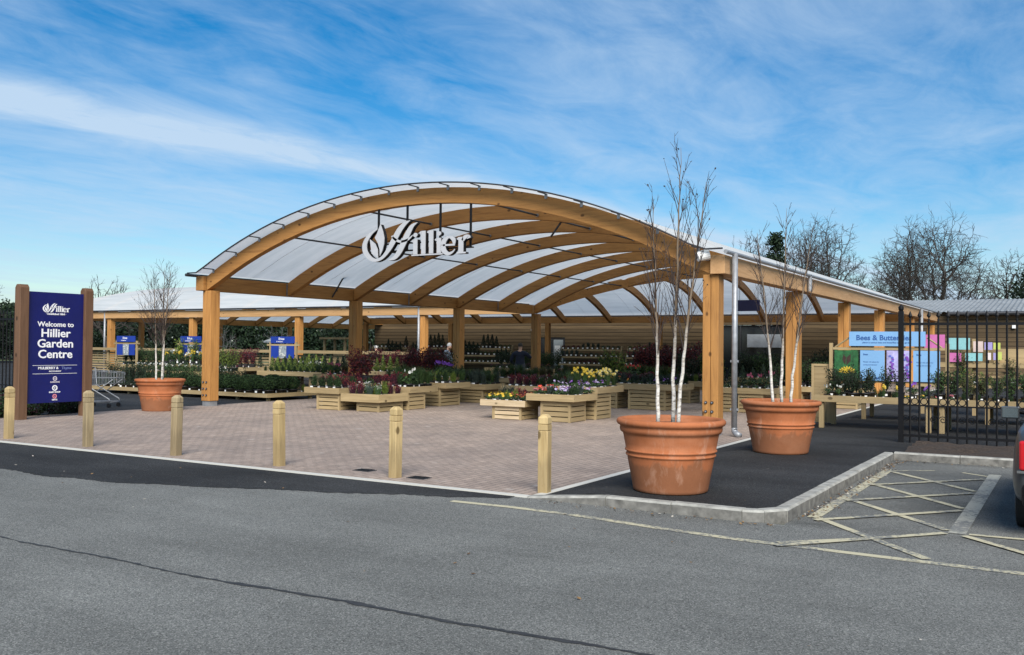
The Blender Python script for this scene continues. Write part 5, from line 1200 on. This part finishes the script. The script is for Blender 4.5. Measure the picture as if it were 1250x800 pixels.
# low hedge plants behind the sign
for i,(x,y,s) in enumerate(((-.35,-5.7,1.0),(-.6,-5.1,1.1),(-.5,-4.6,.9),(-.45,-4.0,1.0),(-.7,-3.5,.9),(-1.3,-5.0,1.4))):
    mb=MB(); R=random.Random(300+i)
    for j in range(1300):
        d=Vector((R.gauss(0,1),R.gauss(0,1),R.gauss(0,1))).normalized()*R.uniform(.6,1); mb.leaf((d.x*.36*s,d.y*.36*s,.22*s+d.z*.24*s),.028,LD if R.random()<.75 else LP,R,.6)
    mb.tube([(0,0,0),(0,0,.3)],[.02,.01],BARK,5)
    solo('hedge_shrub',mb,f'low dark hedge shrub behind the navy sign, {ORD[i]} from the front','shrub',(x,y,0),group='low hedge shrubs behind the navy sign')
#@@LIGHT
# ------------------------------------------------------------------ sky and sun
AZ=rad(-28)   # sun direction measured from -Y toward +X
EL=rad(38)
sd=Vector((math.sin(rad(35))*math.cos(EL),-math.cos(rad(35))*math.cos(EL),math.sin(EL)))
sl=bpy.data.lights.new('sun','SUN'); so=bpy.data.objects.new('sun',sl); C.objects.link(so); sl.energy=2.6; sl.angle=rad(38); sl.color=(1,.95,.87)
so.rotation_euler=sd.to_track_quat('Z','Y').to_euler()
wd=bpy.data.worlds.new('World'); sc.world=wd; wd.use_nodes=True; nt=wd.node_tree; nt.nodes.clear()
out=nt.nodes.new('ShaderNodeOutputWorld'); bg=N(nt,'ShaderNodeBackground',Strength=.10); nt.links.new(bg.outputs[0],out.inputs[0])
sky=nt.nodes.new('ShaderNodeTexSky'); sky.sky_type='NISHITA'; sky.sun_disc=False; sky.sun_elevation=EL; sky.sun_rotation=math.atan2(sd.x,sd.y); sky.air_density=1.0; sky.dust_density=.3; sky.ozone_density=2.5
hs_=N(nt,'ShaderNodeHueSaturation',Saturation=1.5,Value=.52); hs_.inputs['Hue'].default_value=.499; nt.links.new(sky.outputs[0],hs_.inputs['Color'])
tc=nt.nodes.new('ShaderNodeTexCoord'); sp=nt.nodes.new('ShaderNodeSeparateXYZ'); nt.links.new(tc.outputs['Generated'],sp.inputs[0])
def mth(op,a,b=None,c=None):
    n=N(nt,'ShaderNodeMath',operation=op)
    for i,v in enumerate((a,b,c)):
        if v is None: continue
        if isinstance(v,(int,float)): n.inputs[i].default_value=v
        else: nt.links.new(v,n.inputs[i])
    return n.outputs[0]
zz=mth('MAXIMUM',sp.outputs['Z'],.02); px=mth('DIVIDE',sp.outputs['X'],mth('ADD',zz,.06)); py=mth('DIVIDE',sp.outputs['Y'],mth('ADD',zz,.06))
cb=nt.nodes.new('ShaderNodeCombineXYZ'); nt.links.new(px,cb.inputs[0]); nt.links.new(py,cb.inputs[1])
def mp(scale,rot,loc=(0,0,0)):
    m=nt.nodes.new('ShaderNodeMapping'); m.inputs['Scale'].default_value=scale; m.inputs['Rotation'].default_value=(0,0,rot); m.inputs['Location'].default_value=loc; nt.links.new(cb.outputs[0],m.inputs[0]); return m.outputs[0]
# streaks run roughly along +Y (away from the camera, to the right)
n1=noise(nt,mp((1.7,.75,1),rad(-22)),1.0,7,.62,.5)
n2=noise(nt,mp((.5,.28,1),rad(-18),(3.1,1.7,0)),1.0,4,.55,.3)
n3=noise(nt,mp((4.0,2.0,1),rad(-30),(1,4,0)),1.0,6,.65,.8)
cm=mth('ADD',mth('MULTIPLY',n1,.75),mth('MULTIPLY',n2,.7)); cm=mth('ADD',cm,mth('MULTIPLY',n3,.45))
cr=ramp(nt,cm,[(.80,(0,0,0)),(1.0,(.55,.55,.55)),(1.15,(.9,.9,.9))]) if False else None
mr=N(nt,'ShaderNodeMapRange'); mr.inputs['From Min'].default_value=.78; mr.inputs['From Max'].default_value=1.24; mr.inputs['To Max'].default_value=.72; nt.links.new(cm,mr.inputs['Value'])
# one long cirrus band
bx_=mth('ADD',px,mth('MULTIPLY',n2,.35)); lin=mth('ADD',mth('MULTIPLY_ADD',py,-.2985,bx_),mth('ADD',mth('MULTIPLY',n1,.25),3.17))
band=mth('POWER',2.718,mth('MULTIPLY',mth('MULTIPLY',lin,lin),-28)); band=mth('MULTIPLY',band,mth('MULTIPLY',mth('ADD',n3,.25),.95))
tot=mth('MINIMUM',mth('ADD',mr.outputs[0],band),.92)
# haze toward the horizon
hz=N(nt,'ShaderNodeMapRange'); hz.inputs['From Min'].default_value=.0; hz.inputs['From Max'].default_value=.16; hz.inputs['To Min'].default_value=.22; hz.inputs['To Max'].default_value=0; nt.links.new(sp.outputs['Z'],hz.inputs['Value'])
c=mix(nt,hz.outputs[0],hs_.outputs[0],(1.15,2.1,3.2)); c=mix(nt,tot,c,(2.45,3.15,3.95)); nt.links.new(c,bg.inputs['Color'])
sc.view_settings.view_transform='Standard'; sc.view_settings.look='None'; sc.view_settings.gamma=1; sc.view_settings.exposure=1.2
sc.view_settings.use_curve_mapping=False
sc.cycles.max_bounces=8; sc.cycles.transparent_max_bounces=8; sc.cycles.caustics_reflective=False; sc.cycles.caustics_refractive=False
try: sc.cycles.use_denoising=True
except Exception: pass
